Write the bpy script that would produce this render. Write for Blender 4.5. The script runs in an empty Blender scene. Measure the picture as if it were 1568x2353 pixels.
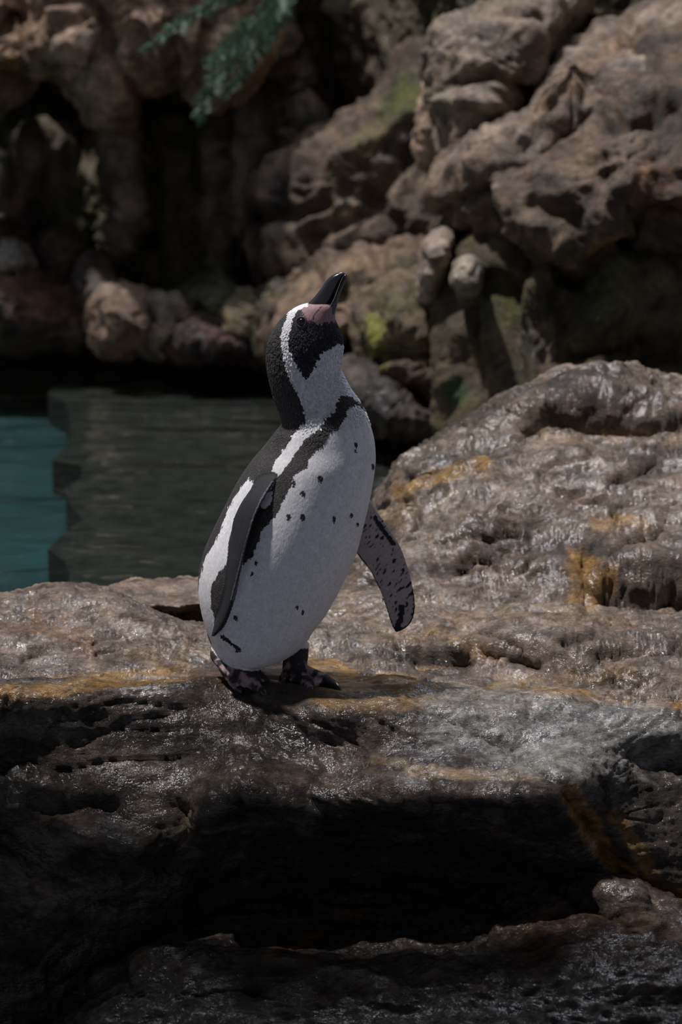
import bpy, bmesh, math, random
import numpy as np
from mathutils import Vector
from mathutils.bvhtree import BVHTree

rng = np.random.default_rng(7)
random.seed(7)
scene = bpy.context.scene
col = scene.collection

# ------------------------------------------------------------------ camera
FPX, CX, CY = 6224.0, 784.0, 1176.5
CAMH, TH = 1.12, math.radians(11.8)
cam_d = bpy.data.cameras.new('camera')
cam = bpy.data.objects.new('camera', cam_d)
col.objects.link(cam)
cam.location = (0, 0, CAMH)
cam.rotation_euler = (math.pi / 2 - TH, 0, 0)
cam_d.sensor_fit = 'HORIZONTAL'
cam_d.sensor_width = 24.0
cam_d.lens = FPX / 1568.0 * 24.0
cam_d.clip_end = 60
cam_d.dof.use_dof = True
cam_d.dof.focus_distance = 4.06
cam_d.dof.aperture_fstop = 5.0
scene.camera = cam

# ------------------------------------------------------------------ light
w = bpy.data.worlds.new('world')
scene.world = w
w.use_nodes = True
bg = w.node_tree.nodes['Background']
bg.inputs['Color'].default_value = (0.80, 0.84, 1.0, 1)
bg.inputs['Strength'].default_value = 0.16

def sun(name, frm, energy, color, angle):
    d = bpy.data.lights.new(name, 'SUN')
    d.energy = energy; d.color = color; d.angle = math.radians(angle)
    o = bpy.data.objects.new(name, d)
    col.objects.link(o)
    o.rotation_euler = Vector(frm).to_track_quat('Z', 'Y').to_euler()
    return o

def area(name, loc, target, size, energy, color, shape='DISK'):
    d = bpy.data.lights.new(name, 'AREA')
    d.shape = shape; d.size = size; d.energy = energy; d.color = color
    o = bpy.data.objects.new(name, d)
    col.objects.link(o)
    o.location = loc
    o.rotation_euler = (Vector(loc) - Vector(target)).to_track_quat('Z', 'Y').to_euler()
    return o

# the open daylight above the enclosure and the sky opening over the pool; nothing else gives light here
sun('daylight_offscreen', (-0.30, 0.04, 0.95), 3.3, (1.0, 0.95, 0.92), 2.0)
area('skylight_offscreen', (0.2, 7.4, 5.0), (0.1, 4.4, 0.0), 1.8, 105, (0.84, 0.89, 1.0), 'SQUARE')
scene.view_settings.view_transform = 'Standard'
scene.view_settings.look = 'None'
scene.view_settings.exposure = 0.18
scene.view_settings.gamma = 1.0
scene.view_settings.use_curve_mapping = False

# ------------------------------------------------------------------ pixel geometry
cT, sT = math.cos(TH), math.sin(TH)

def AT(px, py, Y=None, z=None):
    """a photo pixel on the vertical plane y=Y, or on the level z."""
    px = np.asarray(px, float); py = np.asarray(py, float)
    u = (px - CX) / FPX; v = (CY - py) / FPX
    dy = cT + sT * v; dz = -sT + cT * v
    if Y is not None:
        t = np.asarray(Y, float) / dy
    else:
        t = (np.asarray(z, float) - CAMH) / dz
    return np.stack([u * t, dy * t, CAMH + dz * t], -1)

def PROJ(P):
    x, y, zz = P[..., 0], P[..., 1], P[..., 2] - CAMH
    depth = y * cT - zz * sT
    up = y * sT + zz * cT
    return CX + FPX * x / depth, CY - FPX * up / depth

# ------------------------------------------------------------------ noise
_perm = np.random.default_rng(3).permutation(256)
_perm = np.concatenate([_perm, _perm, _perm])
_g = np.random.default_rng(5).normal(size=(256, 3))
_g /= np.linalg.norm(_g, axis=1)[:, None]

def perlin(p):
    p = np.asarray(p, float)
    i = np.floor(p).astype(np.int64); f = p - i
    i &= 255
    u = f * f * f * (f * (f * 6 - 15) + 10)
    out = np.zeros(p.shape[:-1])
    for dx in (0, 1):
        wx = u[..., 0] if dx else 1 - u[..., 0]
        hx = _perm[i[..., 0] + dx]
        for dy in (0, 1):
            wy = u[..., 1] if dy else 1 - u[..., 1]
            hy = _perm[hx + i[..., 1] + dy]
            for dz in (0, 1):
                wz = u[..., 2] if dz else 1 - u[..., 2]
                g = _g[_perm[hy + i[..., 2] + dz]]
                d = g[..., 0] * (f[..., 0] - dx) + g[..., 1] * (f[..., 1] - dy) + g[..., 2] * (f[..., 2] - dz)
                out += wx * wy * wz * d
    return out * 1.5

def fbm(p, octv=4, gain=0.5):
    a, s, t = 1.0, 0.0, 0.0
    for k in range(octv):
        s = s + a * perlin(p * 2.03 ** k + 17.3 * k); t += a; a *= gain
    return s / t

def ridged(p, octv=4, gain=0.55):
    a, s, t = 1.0, 0.0, 0.0
    for k in range(octv):
        s = s + a * (1 - 2.2 * np.abs(perlin(p * 2.1 ** k + 9.7 * k))); t += a; a *= gain
    return s / t

def smooth(a, b, x):
    t = np.clip((x - a) / (b - a), 0, 1)
    return t * t * (3 - 2 * t)

def polydist(px, py, pts):
    best = np.full(px.shape, 1e9)
    for (x0, y0), (x1, y1) in zip(pts[:-1], pts[1:]):
        dx, dy = x1 - x0, y1 - y0
        L = dx * dx + dy * dy + 1e-9
        t = np.clip(((px - x0) * dx + (py - y0) * dy) / L, 0, 1)
        best = np.minimum(best, np.hypot(px - x0 - t * dx, py - y0 - t * dy))
    return best

def inside(px, py, pts):
    r = np.zeros(px.shape, bool)
    n = len(pts)
    for i in range(n):
        x0, y0 = pts[i]; x1, y1 = pts[(i + 1) % n]
        if y0 == y1: continue
        c = ((y0 > py) != (y1 > py)) & (px < (x1 - x0) * (py - y0) / (y1 - y0) + x0)
        r ^= c
    return r

# ------------------------------------------------------------------ materials
def nodes(name):
    m = bpy.data.materials.new(name); m.use_nodes = True
    nt = m.node_tree; nt.nodes.clear()
    out = nt.nodes.new('ShaderNodeOutputMaterial')
    return m, nt, out

def N(nt, typ, **kw):
    n = nt.nodes.new(typ)
    for k, v in kw.items():
        if k.startswith('i_'): n.inputs[k[2:].replace('_', ' ')].default_value = v
        else: setattr(n, k, v)
    return n

def rock_material(name, wet=0.6, fine=1.0, rough=(0.14, 0.5), scale=1.0, aniso=(1, 1, 1), spec=.5):
    m, nt, out = nodes(name)
    L = nt.links.new
    b = N(nt, 'ShaderNodeBsdfPrincipled')
    at = N(nt, 'ShaderNodeAttribute', attribute_name='tint')
    tc = N(nt, 'ShaderNodeTexCoord')
    mp = N(nt, 'ShaderNodeMapping'); mp.inputs['Scale'].default_value = aniso
    L(tc.outputs['Object'], mp.inputs['Vector'])
    n1 = N(nt, 'ShaderNodeTexNoise', i_Scale=160 * scale, i_Detail=6.0, i_Roughness=0.7)
    n2 = N(nt, 'ShaderNodeTexNoise', i_Scale=38 * scale, i_Detail=5.0, i_Roughness=0.6)
    n3 = N(nt, 'ShaderNodeTexNoise', i_Scale=520 * scale, i_Detail=3.0, i_Roughness=0.6)
    for n in (n1, n2, n3): L(mp.outputs[0], n.inputs['Vector'])
    # fine colour grain
    r1 = N(nt, 'ShaderNodeMapRange', i_From_Min=0.3, i_From_Max=0.7, i_To_Min=0.45, i_To_Max=1.5)
    L(n1.outputs['Fac'], r1.inputs['Value'])
    r2 = N(nt, 'ShaderNodeMapRange', i_From_Min=0.32, i_From_Max=0.66, i_To_Min=0.35, i_To_Max=1.35)
    L(n2.outputs['Fac'], r2.inputs['Value'])
    m12 = N(nt, 'ShaderNodeMath', operation='MULTIPLY'); L(r1.outputs[0], m12.inputs[0]); L(r2.outputs[0], m12.inputs[1])
    mul = N(nt, 'ShaderNodeVectorMath', operation='SCALE')
    L(at.outputs['Color'], mul.inputs[0]); L(m12.outputs[0], mul.inputs['Scale'])
    L(mul.outputs[0], b.inputs['Base Color'])
    # wet / dry patches
    rr = N(nt, 'ShaderNodeMapRange', i_From_Min=0.36, i_From_Max=0.62, i_To_Min=rough[0], i_To_Max=rough[1])
    L(n2.outputs['Fac'], rr.inputs['Value']); L(rr.outputs[0], b.inputs['Roughness'])
    # water film lies in patches
    n5 = N(nt, 'ShaderNodeTexNoise', i_Scale=17 * scale, i_Detail=5.0, i_Roughness=0.65)
    L(mp.outputs[0], n5.inputs['Vector'])
    rw = N(nt, 'ShaderNodeMapRange', i_From_Min=0.42, i_From_Max=0.60, i_To_Min=0.06, i_To_Max=wet)
    L(n5.outputs['Fac'], rw.inputs['Value']); L(rw.outputs[0], b.inputs['Coat Weight'])
    b.inputs['Coat Roughness'].default_value = 0.15
    b.inputs['Coat IOR'].default_value = 1.5
    b.inputs['Specular IOR Level'].default_value = spec
    # relief
    add = N(nt, 'ShaderNodeMath', operation='MULTIPLY_ADD'); add.inputs[1].default_value = 0.35
    L(n3.outputs['Fac'], add.inputs[0]); L(n1.outputs['Fac'], add.inputs[2])
    bu = N(nt, 'ShaderNodeBump', i_Strength=0.9, i_Distance=0.004 * fine / scale)
    L(add.outputs[0], bu.inputs['Height'])
    L(bu.outputs[0], b.inputs['Normal'])
    n4 = N(nt, 'ShaderNodeTexNoise', i_Scale=190 * scale, i_Detail=3.0, i_Roughness=0.55)
    L(mp.outputs[0], n4.inputs['Vector'])
    bc = N(nt, 'ShaderNodeBump', i_Strength=1.0, i_Distance=0.0018 * fine / scale)
    L(n4.outputs['Fac'], bc.inputs['Height']); L(bc.outputs[0], b.inputs['Coat Normal'])
    L(b.outputs[0], out.inputs[0])
    return m

M_WET = rock_material('wet_rock', 1.0, 1.7, (0.3, 0.6), 1.0, (0.75, 1.0, 1.25), .12)
M_DAMP = rock_material('damp_rock', 0.9, 1.3, (0.35, 0.65), 1.0, (0.75, 1.0, 1.2), .3)
M_CLIFF = rock_material('cliff_rock', 0.12, 2.0, (0.45, 0.85), 0.4)
M_CLIFFWET = rock_material('seeping_rock', 0.35, 2.0, (0.3, 0.7), 0.4, (1, 1, 0.6))

# ------------------------------------------------------------------ mesh helpers
def link_mesh(name, verts, faces, mat, parent=None, tint=None, smooth_=True):
    me = bpy.data.meshes.new(name)
    verts = np.asarray(verts, np.float32)
    if isinstance(faces, np.ndarray):
        k = faces.shape[1]
        me.vertices.add(len(verts)); me.vertices.foreach_set('co', verts.ravel())
        me.loops.add(faces.size); me.loops.foreach_set('vertex_index', faces.ravel().astype(np.int32))
        me.polygons.add(len(faces))
        me.polygons.foreach_set('loop_start', np.arange(0, faces.size, k, dtype=np.int32))
        me.update(calc_edges=True)
    else:
        me.from_pydata(verts.tolist(), [], faces); me.update()
    if smooth_:
        me.polygons.foreach_set('use_smooth', np.ones(len(me.polygons), bool))
    if tint is not None:
        a = me.color_attributes.new('tint', 'FLOAT_COLOR', 'POINT')
        c = np.ones((len(verts), 4), np.float32); c[:, :3] = np.clip(tint, 0.002, 1)
        a.data.foreach_set('color', c.ravel())
    me.materials.append(mat)
    o = bpy.data.objects.new(name, me)
    col.objects.link(o)
    if parent is not None: o.parent = parent
    return o

def tag(o, label=None, cat=None, group=None, kind=None):
    if label: o['label'] = label
    if cat: o['category'] = cat
    if group: o['group'] = group
    if kind: o['kind'] = kind
    return o

def empty(name, loc):
    o = bpy.data.objects.new(name, None); col.objects.link(o); o.location = loc
    return o

def cr(net, u):
    """Catmull-Rom along axis 0 of net at parameters u."""
    n = net.shape[0]
    i = np.clip(np.floor(u).astype(int), 0, n - 2); t = (u - i)[:, None, None]
    p1, p2 = net[i], net[i + 1]
    p0 = np.where((i > 0)[:, None, None], net[np.maximum(i - 1, 0)], 2 * p1 - p2)
    p3 = np.where((i < n - 2)[:, None, None], net[np.minimum(i + 2, n - 1)], 2 * p2 - p1)
    d = np.linalg.norm(np.diff(net, axis=0), axis=2).mean(1) + 1e-6      # chord lengths keep the curve from looping
    d1 = d[i][:, None, None]; d0 = d[np.maximum(i - 1, 0)][:, None, None]; d2 = d[np.minimum(i + 1, n - 2)][:, None, None]
    m1 = .85 * d1 * ((p1 - p0) / d0 * d1 + (p2 - p1) / d1 * d0) / (d0 + d1)
    m2 = .85 * d1 * ((p2 - p1) / d1 * d2 + (p3 - p2) / d2 * d1) / (d1 + d2)
    t2, t3 = t * t, t * t * t
    return (2 * t3 - 3 * t2 + 1) * p1 + (t3 - 2 * t2 + t) * m1 + (-2 * t3 + 3 * t2) * p2 + (t3 - t2) * m2

def params(net, n):
    d = np.linalg.norm(np.diff(net, axis=0), axis=2).mean(1)
    s = np.concatenate([[0], np.cumsum(d)])
    return np.interp(np.linspace(0, s[-1], n), s, np.arange(len(s)))

def grid_normals(P):
    du = np.gradient(P, axis=0); dv = np.gradient(P, axis=1)
    n = np.cross(du, dv)
    return n / (np.linalg.norm(n, axis=2, keepdims=True) + 1e-12)

def grid_faces(nr, nc, flip=False, wrap=False):
    idx = np.arange(nr * nc).reshape(nr, nc)
    if wrap: idx = np.concatenate([idx, idx[:, :1]], 1)
    a, b, c, d = idx[:-1, :-1].ravel(), idx[:-1, 1:].ravel(), idx[1:, 1:].ravel(), idx[1:, :-1].ravel()
    return np.stack([d, c, b, a] if flip else [a, b, c, d], 1)

def apply_marks(P, n, marks):
    """ridges (+) and creases (-) along photo polylines; width in pixels, height in metres."""
    px, py = PROJ(P)
    wob = 10 * perlin(P * 9.0); px = px + wob; py = py + 10 * perlin(P * 9.0 + 40)
    h = np.zeros(P.shape[:-1])
    for pts, wd, amp in marks:
        d = polydist(px, py, pts) if len(pts) > 1 else np.hypot(px - pts[0][0], py - pts[0][1])
        h += amp * np.exp(-(d / wd) ** 2)
    return P + n * h[..., None]

def colourise(P, tones, paint, freq=7.0, stretch=(1, 1, 1), seed=0.0, contrast=1.0):
    q = P * np.array(stretch) * freq + seed
    wq = q + 0.6 * np.stack([perlin(q * .7 + 5), perlin(q * .7 + 25), perlin(q * .7 + 45)], -1)
    f = 0.5 + contrast * 0.95 * fbm(wq, 5, 0.6)
    tones = np.array(tones, float)
    k = np.clip(f, 0, 0.999) * (len(tones) - 1)
    i = k.astype(int); t = (k - i)[..., None]
    c = tones[i] * (1 - t) + tones[np.minimum(i + 1, len(tones) - 1)] * t
    if paint:
        px, py = PROJ(P)
        e = fbm(P * 22.0 + seed, 4, 0.6)
        for pts, wd, colr, stg in paint:
            if wd < 0:      # filled polygon, soft edge -wd
                dd = polydist(px, py, pts + pts[:1])
                dd = np.where(inside(px, py, pts), -dd, dd)
                m = smooth(-wd, wd, -dd + e * wd * -2.2)
            else:
                d = polydist(px, py, pts) if len(pts) > 1 else np.hypot(px - pts[0][0], py - pts[0][1])
                m = smooth(1.25, 0.55, d / wd + 1.1 * e)
            m = (m * stg)[..., None]
            c = c * (1 - m) + np.array(colr) * m
    return c

def shape_noise(P, n, big=0.03, bigf=3.5, ridge=0.012, ridgef=9.0, strata=0.006, stf=(18, 18, 60), fine=0.003, finef=60, crack=0.0, crackf=(10, 10, 16), seed=0.0, mask=None):
    q = P + seed
    warp = np.stack([perlin(q * 4 + 3), perlin(q * 4 + 33), perlin(q * 4 + 63)], -1) * 0.06
    h = big * fbm(q * bigf, 3)
    if ridge: h = h + ridge * ridged((q + warp) * ridgef, 4)
    if strata: h = h + strata * ridged((q + warp) * np.array(stf, float), 3)
    if crack:
        cq = (q + 1.6 * warp) * np.array(crackf, float)
        gate = smooth(.02, .22, perlin(q * 6.0 + 91))
        h = h - crack * smooth(.085, .0, np.abs(perlin(cq))) * gate - .6 * crack * smooth(.10, .0, np.abs(perlin(cq * 2.3 + 7))) * smooth(.0, .2, perlin(q * 9.0 + 51))
    if fine: h = h + fine * fbm(q * finef, 3, 0.6)
    if mask is not None: h = h * mask
    return P + n * h[..., None]

def rock_sheet(name, label, net, res, mat, noise, tones, paint=(), marks=(), mask=None, freq=7.0, stretch=(1, 1, 1), seed=0.0, cat='rock', group=None, contrast=1.0):
    net = np.array(net, float)
    nr, nc = res
    A = cr(net, params(net, nr))
    B = cr(A.transpose(1, 0, 2), params(net.transpose(1, 0, 2), nc)).transpose(1, 0, 2)
    n = grid_normals(B)
    flip = np.mean((n * (np.array([0, 0, CAMH + 1.5]) - B)).sum(2)) < 0
    if flip: n = -n
    if len(marks):
        B = apply_marks(B, n, marks)
        n = grid_normals(B) * (-1 if flip else 1)
    mk = mask(B) if mask else None
    P = shape_noise(B, n, seed=seed, mask=mk, **noise)
    c = colourise(P, tones, list(paint), freq, stretch, seed, contrast)
    f = grid_faces(nr, nc, flip)
    o = link_mesh(name, P.reshape(-1, 3), f, mat, None, c.reshape(-1, 3))
    tag(o, label, cat, group)
    return o, P.reshape(-1, 3), f

def boulder(name, label, outline, Yf, Yb, mat, noise, tones, paint=(), marks=(), res=(90, 160), tilt=(0, 0), power=2.4, center=None, freq=6.0, stretch=(1, 1, 1), seed=0.0, cat='rock', group=None, contrast=1.0):
    """closed boulder whose outline follows the photo; Yf/Yb nearest and farthest depth, tilt leans its face (m per 1000 px)."""
    out = np.array(outline, float)
    m = len(out)
    nr, nc = res
    # smooth closed outline
    s = np.linspace(0, m, nc, endpoint=False)
    i = np.floor(s).astype(int) % m; t = (s - np.floor(s))[:, None]
    p0, p1, p2, p3 = out[(i - 1) % m], out[i], out[(i + 1) % m], out[(i + 2) % m]
    m1, m2 = .45 * (p2 - p0), .45 * (p3 - p1)
    O = (2*t**3-3*t**2+1)*p1 + (t**3-2*t**2+t)*m1 + (-2*t**3+3*t**2)*p2 + (t**3-t**2)*m2
    c = np.array(center, float) if center else O.mean(0)
    nf = int(nr * 0.72); nb = nr - nf
    a = np.concatenate([np.linspace(0.02, 1, nf), 1 + np.linspace(0, 1, nb + 1)[1:] * 0.97])
    rows = []
    Ym = Yf * 0.45 + Yb * 0.55
    for k in a:
        if k <= 1:
            r = np.sin(k * math.pi / 2) if power >= 2 else k
            dep = Ym - (Ym - Yf) * (max(0, 1 - r ** power)) ** (1 / power)
        else:
            q = 2 - k
            r = np.sin(q * math.pi / 2)
            dep = Ym + (Yb - Ym) * (max(0, 1 - r ** 2)) ** 0.5
        xy = c + (O - c) * r
        Y = dep + (xy[:, 0] - c[0]) * tilt[0] / 1000 + (xy[:, 1] - c[1]) * tilt[1] / 1000
        rows.append(AT(xy[:, 0], xy[:, 1], Y=Y))
    B = np.array(rows)
    ext = np.concatenate([B[:, -1:], B, B[:, :1]], 1)
    n = grid_normals(ext)[:, 1:-1]
    C0 = B.reshape(-1, 3).mean(0)
    flip = np.mean((n * (B - C0)).sum(2)) < 0
    if flip: n = -n
    if len(marks): B = apply_marks(B, n, marks)
    P = shape_noise(B, n, seed=seed, **noise)
    cc = colourise(P, tones, list(paint), freq, stretch, seed, contrast)
    cc = cc * np.array([1.06, 1.0, .90])
    f = grid_faces(nr, nc, flip, wrap=True)
    o = link_mesh(name, P.reshape(-1, 3), f, mat, None, cc.reshape(-1, 3))
    bm = bmesh.new(); bm.from_mesh(o.data)
    bm.verts.ensure_lookup_table()
    for ring in (range(nc), range((nr - 1) * nc, nr * nc)):
        try:
            fc = bm.faces.new([bm.verts[q] for q in ring]); fc.smooth = True
        except ValueError: pass
    bmesh.ops.recalc_face_normals(bm, faces=bm.faces)
    bm.to_mesh(o.data); bm.free()
    tag(o, label, cat, group)
    return o
# ================================================================== the setting
WATER = -0.13
GREY = [(.030, .023, .018), (.085, .062, .045), (.155, .115, .082), (.225, .172, .128), (.31, .25, .195)]
DARK = [(.018, .014, .012), (.032, .025, .021), (.055, .042, .034), (.095, .074, .060), (.165, .138, .115)]
TAN = [(.10, .065, .045), (.28, .19, .135), (.42, .305, .23), (.52, .39, .31), (.58, .47, .39)]
BROWN = [(.02, .015, .012), (.06, .042, .03), (.12, .085, .06), (.19, .14, .10), (.27, .21, .16)]
MOSSY = [(.012, .012, .008), (.035, .032, .014), (.08, .068, .032), (.16, .125, .075), (.26, .20, .14)]
OCHRE = (.30, .165, .045)
PALE = (.42, .36, .31)
MOSS = (.085, .105, .012)
RED = (.13, .055, .035)

# pool floor, painted
def pool():
    m, nt, out = nodes('pool_paint')
    L = nt.links.new
    b = N(nt, 'ShaderNodeBsdfPrincipled', i_Roughness=0.7)
    n = N(nt, 'ShaderNodeTexNoise', i_Scale=3.0, i_Detail=4.0)
    r = N(nt, 'ShaderNodeValToRGB')
    r.color_ramp.elements[0].position = .35; r.color_ramp.elements[0].color = (.002, .026, .029, 1)
    r.color_ramp.elements[1].position = .7; r.color_ramp.elements[1].color = (.004, .050, .052, 1)
    tc = N(nt, 'ShaderNodeTexCoord'); L(tc.outputs['Object'], n.inputs['Vector'])
    L(n.outputs['Fac'], r.inputs[0]); L(r.outputs[0], b.inputs['Base Color']); L(b.outputs[0], out.inputs[0])
    z = WATER - 0.14
    V = [(-4, 4.7, z), (4, 4.7, z), (4, 9.6, z), (-4, 9.6, z), (-4, 4.7, z - .1), (4, 4.7, z - .1), (4, 9.6, z - .1), (-4, 9.6, z - .1)]
    F = [(0, 1, 2, 3), (7, 6, 5, 4), (0, 4, 5, 1), (1, 5, 6, 2), (2, 6, 7, 3), (3, 7, 4, 0)]
    o = link_mesh('floor', V, F, m, smooth_=False)
    tag(o, 'teal painted pool floor under the water', kind='structure')
pool()

def water():
    m, nt, out = nodes('pool_water')
    L = nt.links.new
    tc = N(nt, 'ShaderNodeTexCoord')
    mp = N(nt, 'ShaderNodeMapping'); mp.inputs['Scale'].default_value = (2.2, 4.2, 1)
    L(tc.outputs['Object'], mp.inputs['Vector'])
    n = N(nt, 'ShaderNodeTexNoise', i_Scale=1.6, i_Detail=1.2, i_Roughness=0.4, i_Distortion=0.8)
    L(mp.outputs[0], n.inputs['Vector'])
    bu = N(nt, 'ShaderNodeBump', i_Strength=0.32, i_Distance=0.05)
    L(n.outputs['Fac'], bu.inputs['Height'])
    gl = N(nt, 'ShaderNodeBsdfGlossy', i_Roughness=0.02)
    gl.inputs['Color'].default_value = (.98, .98, .98, 1)
    tr = N(nt, 'ShaderNodeBsdfTransparent'); tr.inputs['Color'].default_value = (.72, .82, .80, 1)
    fr = N(nt, 'ShaderNodeFresnel', i_IOR=1.33)
    L(bu.outputs[0], gl.inputs['Normal']); L(bu.outputs[0], fr.inputs['Normal'])
    mx = N(nt, 'ShaderNodeMixShader')
    L(fr.outputs[0], mx.inputs[0]); L(tr.outputs[0], mx.inputs[1]); L(gl.outputs[0], mx.inputs[2])
    L(mx.outputs[0], out.inputs[0])
    nx, ny = 220, 260
    x = np.linspace(-4, 4, nx); y = np.linspace(4.75, 9.5, ny)
    X, Y = np.meshgrid(x, y)
    Q = np.stack([X * 2.0, Y * 4.0, X * 0 + 2], -1)
    Z = WATER + 0.006 * fbm(Q, 3)
    P = np.stack([X, Y, Z], -1)
    o = link_mesh('water', P.reshape(-1, 3), grid_faces(ny, nx), m)
    tag(o, 'dark rippled pool water behind the penguin', kind='structure')
water()

def Yrow(px, py, Y): return AT(px, py, Y=np.broadcast_to(np.asarray(Y, float), np.shape(px)))
def Zrow(px, py, z): return AT(px, np.broadcast_to(np.asarray(py, float), np.shape(px)), z=np.broadcast_to(np.asarray(z, float), np.shape(px)))

# overhead slab, unseen and added to keep the daylight off the front rocks
def added_sun_shade():
    m, nt, out = nodes('sun_shade_dark')
    b = N(nt, 'ShaderNodeBsdfPrincipled', i_Roughness=0.8)
    n = N(nt, 'ShaderNodeTexNoise', i_Scale=12.0)
    r = N(nt, 'ShaderNodeValToRGB'); r.color_ramp.elements[0].color = (.03, .03, .035, 1); r.color_ramp.elements[1].color = (.05, .05, .055, 1)
    nt.links.new(n.outputs['Fac'], r.inputs[0]); nt.links.new(r.outputs[0], b.inputs['Base Color']); nt.links.new(b.outputs[0], out.inputs[0])
    edge_ = [(4, 2.54), (-5, 5.05)]
    ring = [(-5, -1.5), (4, -1.5)] + edge_
    n_ = len(ring)
    V = [(x, y, z) for z in (2.5, 2.62) for x, y in ring]
    F = [tuple(range(n_))[::-1], tuple(range(n_, 2 * n_))] + [(k, (k + 1) % n_, n_ + (k + 1) % n_, n_ + k) for k in range(n_)]
    tag(link_mesh('sun_shade', V, F, m, smooth_=False), 'dark unseen slab added to shade the front rocks', kind='structure')
added_sun_shade()

def YZ(px, Y, z):
    px = np.asarray(px, float); Y = np.broadcast_to(np.asarray(Y, float), px.shape); z = np.broadcast_to(np.asarray(z, float), px.shape)
    depth = Y * cT - (z - CAMH) * sT
    return np.stack([(px - CX) / FPX * depth, Y, z], -1)

# ------------------------------------------------------------------ ledge the penguin stands on
c = np.array([-260, 0, 200, 400, 520, 640, 760, 900, 1050, 1200, 1300, 1420, 1560, 1760], float)
shoulder = [1630, 1615, 1604, 1594, 1592, 1604, 1640, 1642, 1640, 1640, 1635, 1632, 1640, 1660]
rows = [
    YZ(c, 5.1, -.45), YZ(c, 4.85, -.22),
    Zrow(c, 1395, -.08),
    Zrow(c, 1445, -.05),
    Zrow(c, 1510, -.028),
    Zrow(c, 1560, [-.015, -.018, -.018, -.012, -.004, -.002, -.006, -.012, -.018, -.02, -.02, -.018, -.012, -.01]),
    Zrow(c, shoulder, [.004, .004, .004, .004, .001, .000, -.008, -.012, -.012, -.012, -.012, -.014, -.02, -.03]),
    Yrow(c, np.array([1750, 1735, 1720, 1712, 1705, 1700, 1712, 1722, 1722, 1716, 1702, 1690, 1690, 1720]), [3.94, 3.94, 3.94, 3.94, 3.94, 3.935, 3.91, 3.885, 3.88, 3.875, 3.875, 3.90, 3.93, 3.95]),
    Yrow(c, np.array([1900, 1880, 1900, 1890, 1835, 1820, 1845, 1838, 1832, 1818, 1808, 1780, 1775, 1800]), [3.87, 3.87, 3.865, 3.86, 3.845, 3.83, 3.80, 3.77, 3.75, 3.735, 3.735, 3.86, 3.905, 3.93]),
    Yrow(c, np.array([2050, 2040, 2050, 2030, 1975, 1950, 1950, 1940, 1935, 1930, 1915, 1860, 1850, 1870]), [3.83, 3.83, 3.83, 3.86, 3.91, 3.93, 3.92, 3.89, 3.86, 3.80, 3.765, 3.84, 3.88, 3.9]),
    Yrow(c, np.array([2300, 2290, 2270, 2190, 2130, 2110, 2090, 2075, 2060, 2040, 2015, 1960, 1960, 1980]), [3.80, 3.80, 3.84, 3.94, 4.0, 4.02, 4.02, 4.0, 3.97, 3.90, 3.84, 3.82, 3.84, 3.86]),
    Yrow(c, np.array([2600, 2600, 2560, 2450, 2350, 2330, 2330, 2330, 2300, 2280, 2250, 2150, 2150, 2170]), [3.82, 3.82, 3.86, 3.97, 4.05, 4.08, 4.08, 4.06, 4.03, 3.96, 3.90, 3.82, 3.80, 3.82]),
]
def feet_mask(P):
    px, py = PROJ(P)
    d = np.hypot((px - 640) / 190, (py - 1572) / 60)
    return 0.12 + 0.88 * smooth(0.6, 1.5, d)

ledge_paint = [
    ([(-200, 1612), (60, 1590), (200, 1575), (300, 1560), (430, 1548)], 18, OCHRE, .8),
    ([(430, 1545), (520, 1560), (560, 1570)], 18, (.10, .06, .03), .7),
    ([(710, 1535), (800, 1535), (900, 1545), (1030, 1565), (1160, 1570), (1330, 1585)], 34, OCHRE, .95),
    ([(760, 1600), (900, 1600), (1060, 1605), (1200, 1612)], 38, (.26, .165, .075), .85),
    ([(1250, 1590), (1440, 1612), (1600, 1625)], 16, OCHRE, .8),
    ([(940, 1775), (1100, 1780), (1240, 1785)], 14, (.26, .19, .11), .8),
    ([(860, 1745), (1000, 1765)], 10, (.26, .19, .11), .7),
    ([(1310, 1820), (1350, 1890), (1400, 1970), (1460, 2030), (1600, 2080)], 24, OCHRE, 1.0),
    ([(1420, 1880), (1470, 1960), (1500, 2010)], 22, OCHRE, .55),
    ([(1050, 1640), (1250, 1680), (1400, 1680), (1500, 1690)], 95, (.25, .245, .23), .8),
    ([(1250, 1750), (1400, 1740)], 50, (.23, .22, .20), .7),
    ([(440, 1860), (420, 1930)], 18, (.24, .19, .14), .6),
    ([(60, 2000), (110, 2080)], 40, (.16, .13, .11), .5),
]
ledge_marks = [
    ([(-200, 1585), (150, 1570), (430, 1552)], 16, -.008),
    ([(720, 1545), (1000, 1560), (1330, 1582), (1600, 1625)], 18, -.008),
    ([(600, 1602), (680, 1640), (725, 1695)], 12, .006),
    ([(740, 1700), (840, 1750), (1000, 1800)], 12, -.004),
    ([(1000, 1640), (1150, 1720), (1300, 1812)], 12, -.008),
    ([(480, 1860), (560, 1820), (660, 1835), (720, 1880)], 22, .022),
    ([(420, 1850), (440, 1950), (380, 2000)], 26, -.03),
    ([(100, 1850), (250, 1850)], 30, -.02), ([(0, 1800), (120, 1820)], 30, .015),
    ([(130, 1900), (320, 1960)], 20, .018), ([(0, 1920), (150, 2020)], 30, -.02),
    ([(1000, 1840), (1120, 1870), (1200, 1850)], 18, -.02),
    ([(1180, 1840), (1210, 1830)], 22, .015),
    ([(1310, 1815), (1350, 1890), (1400, 1970), (1460, 2030), (1600, 2080)], 22, -.022),
    ([(1480, 1740), (1600, 1760)], 40, -.03),
]
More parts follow.
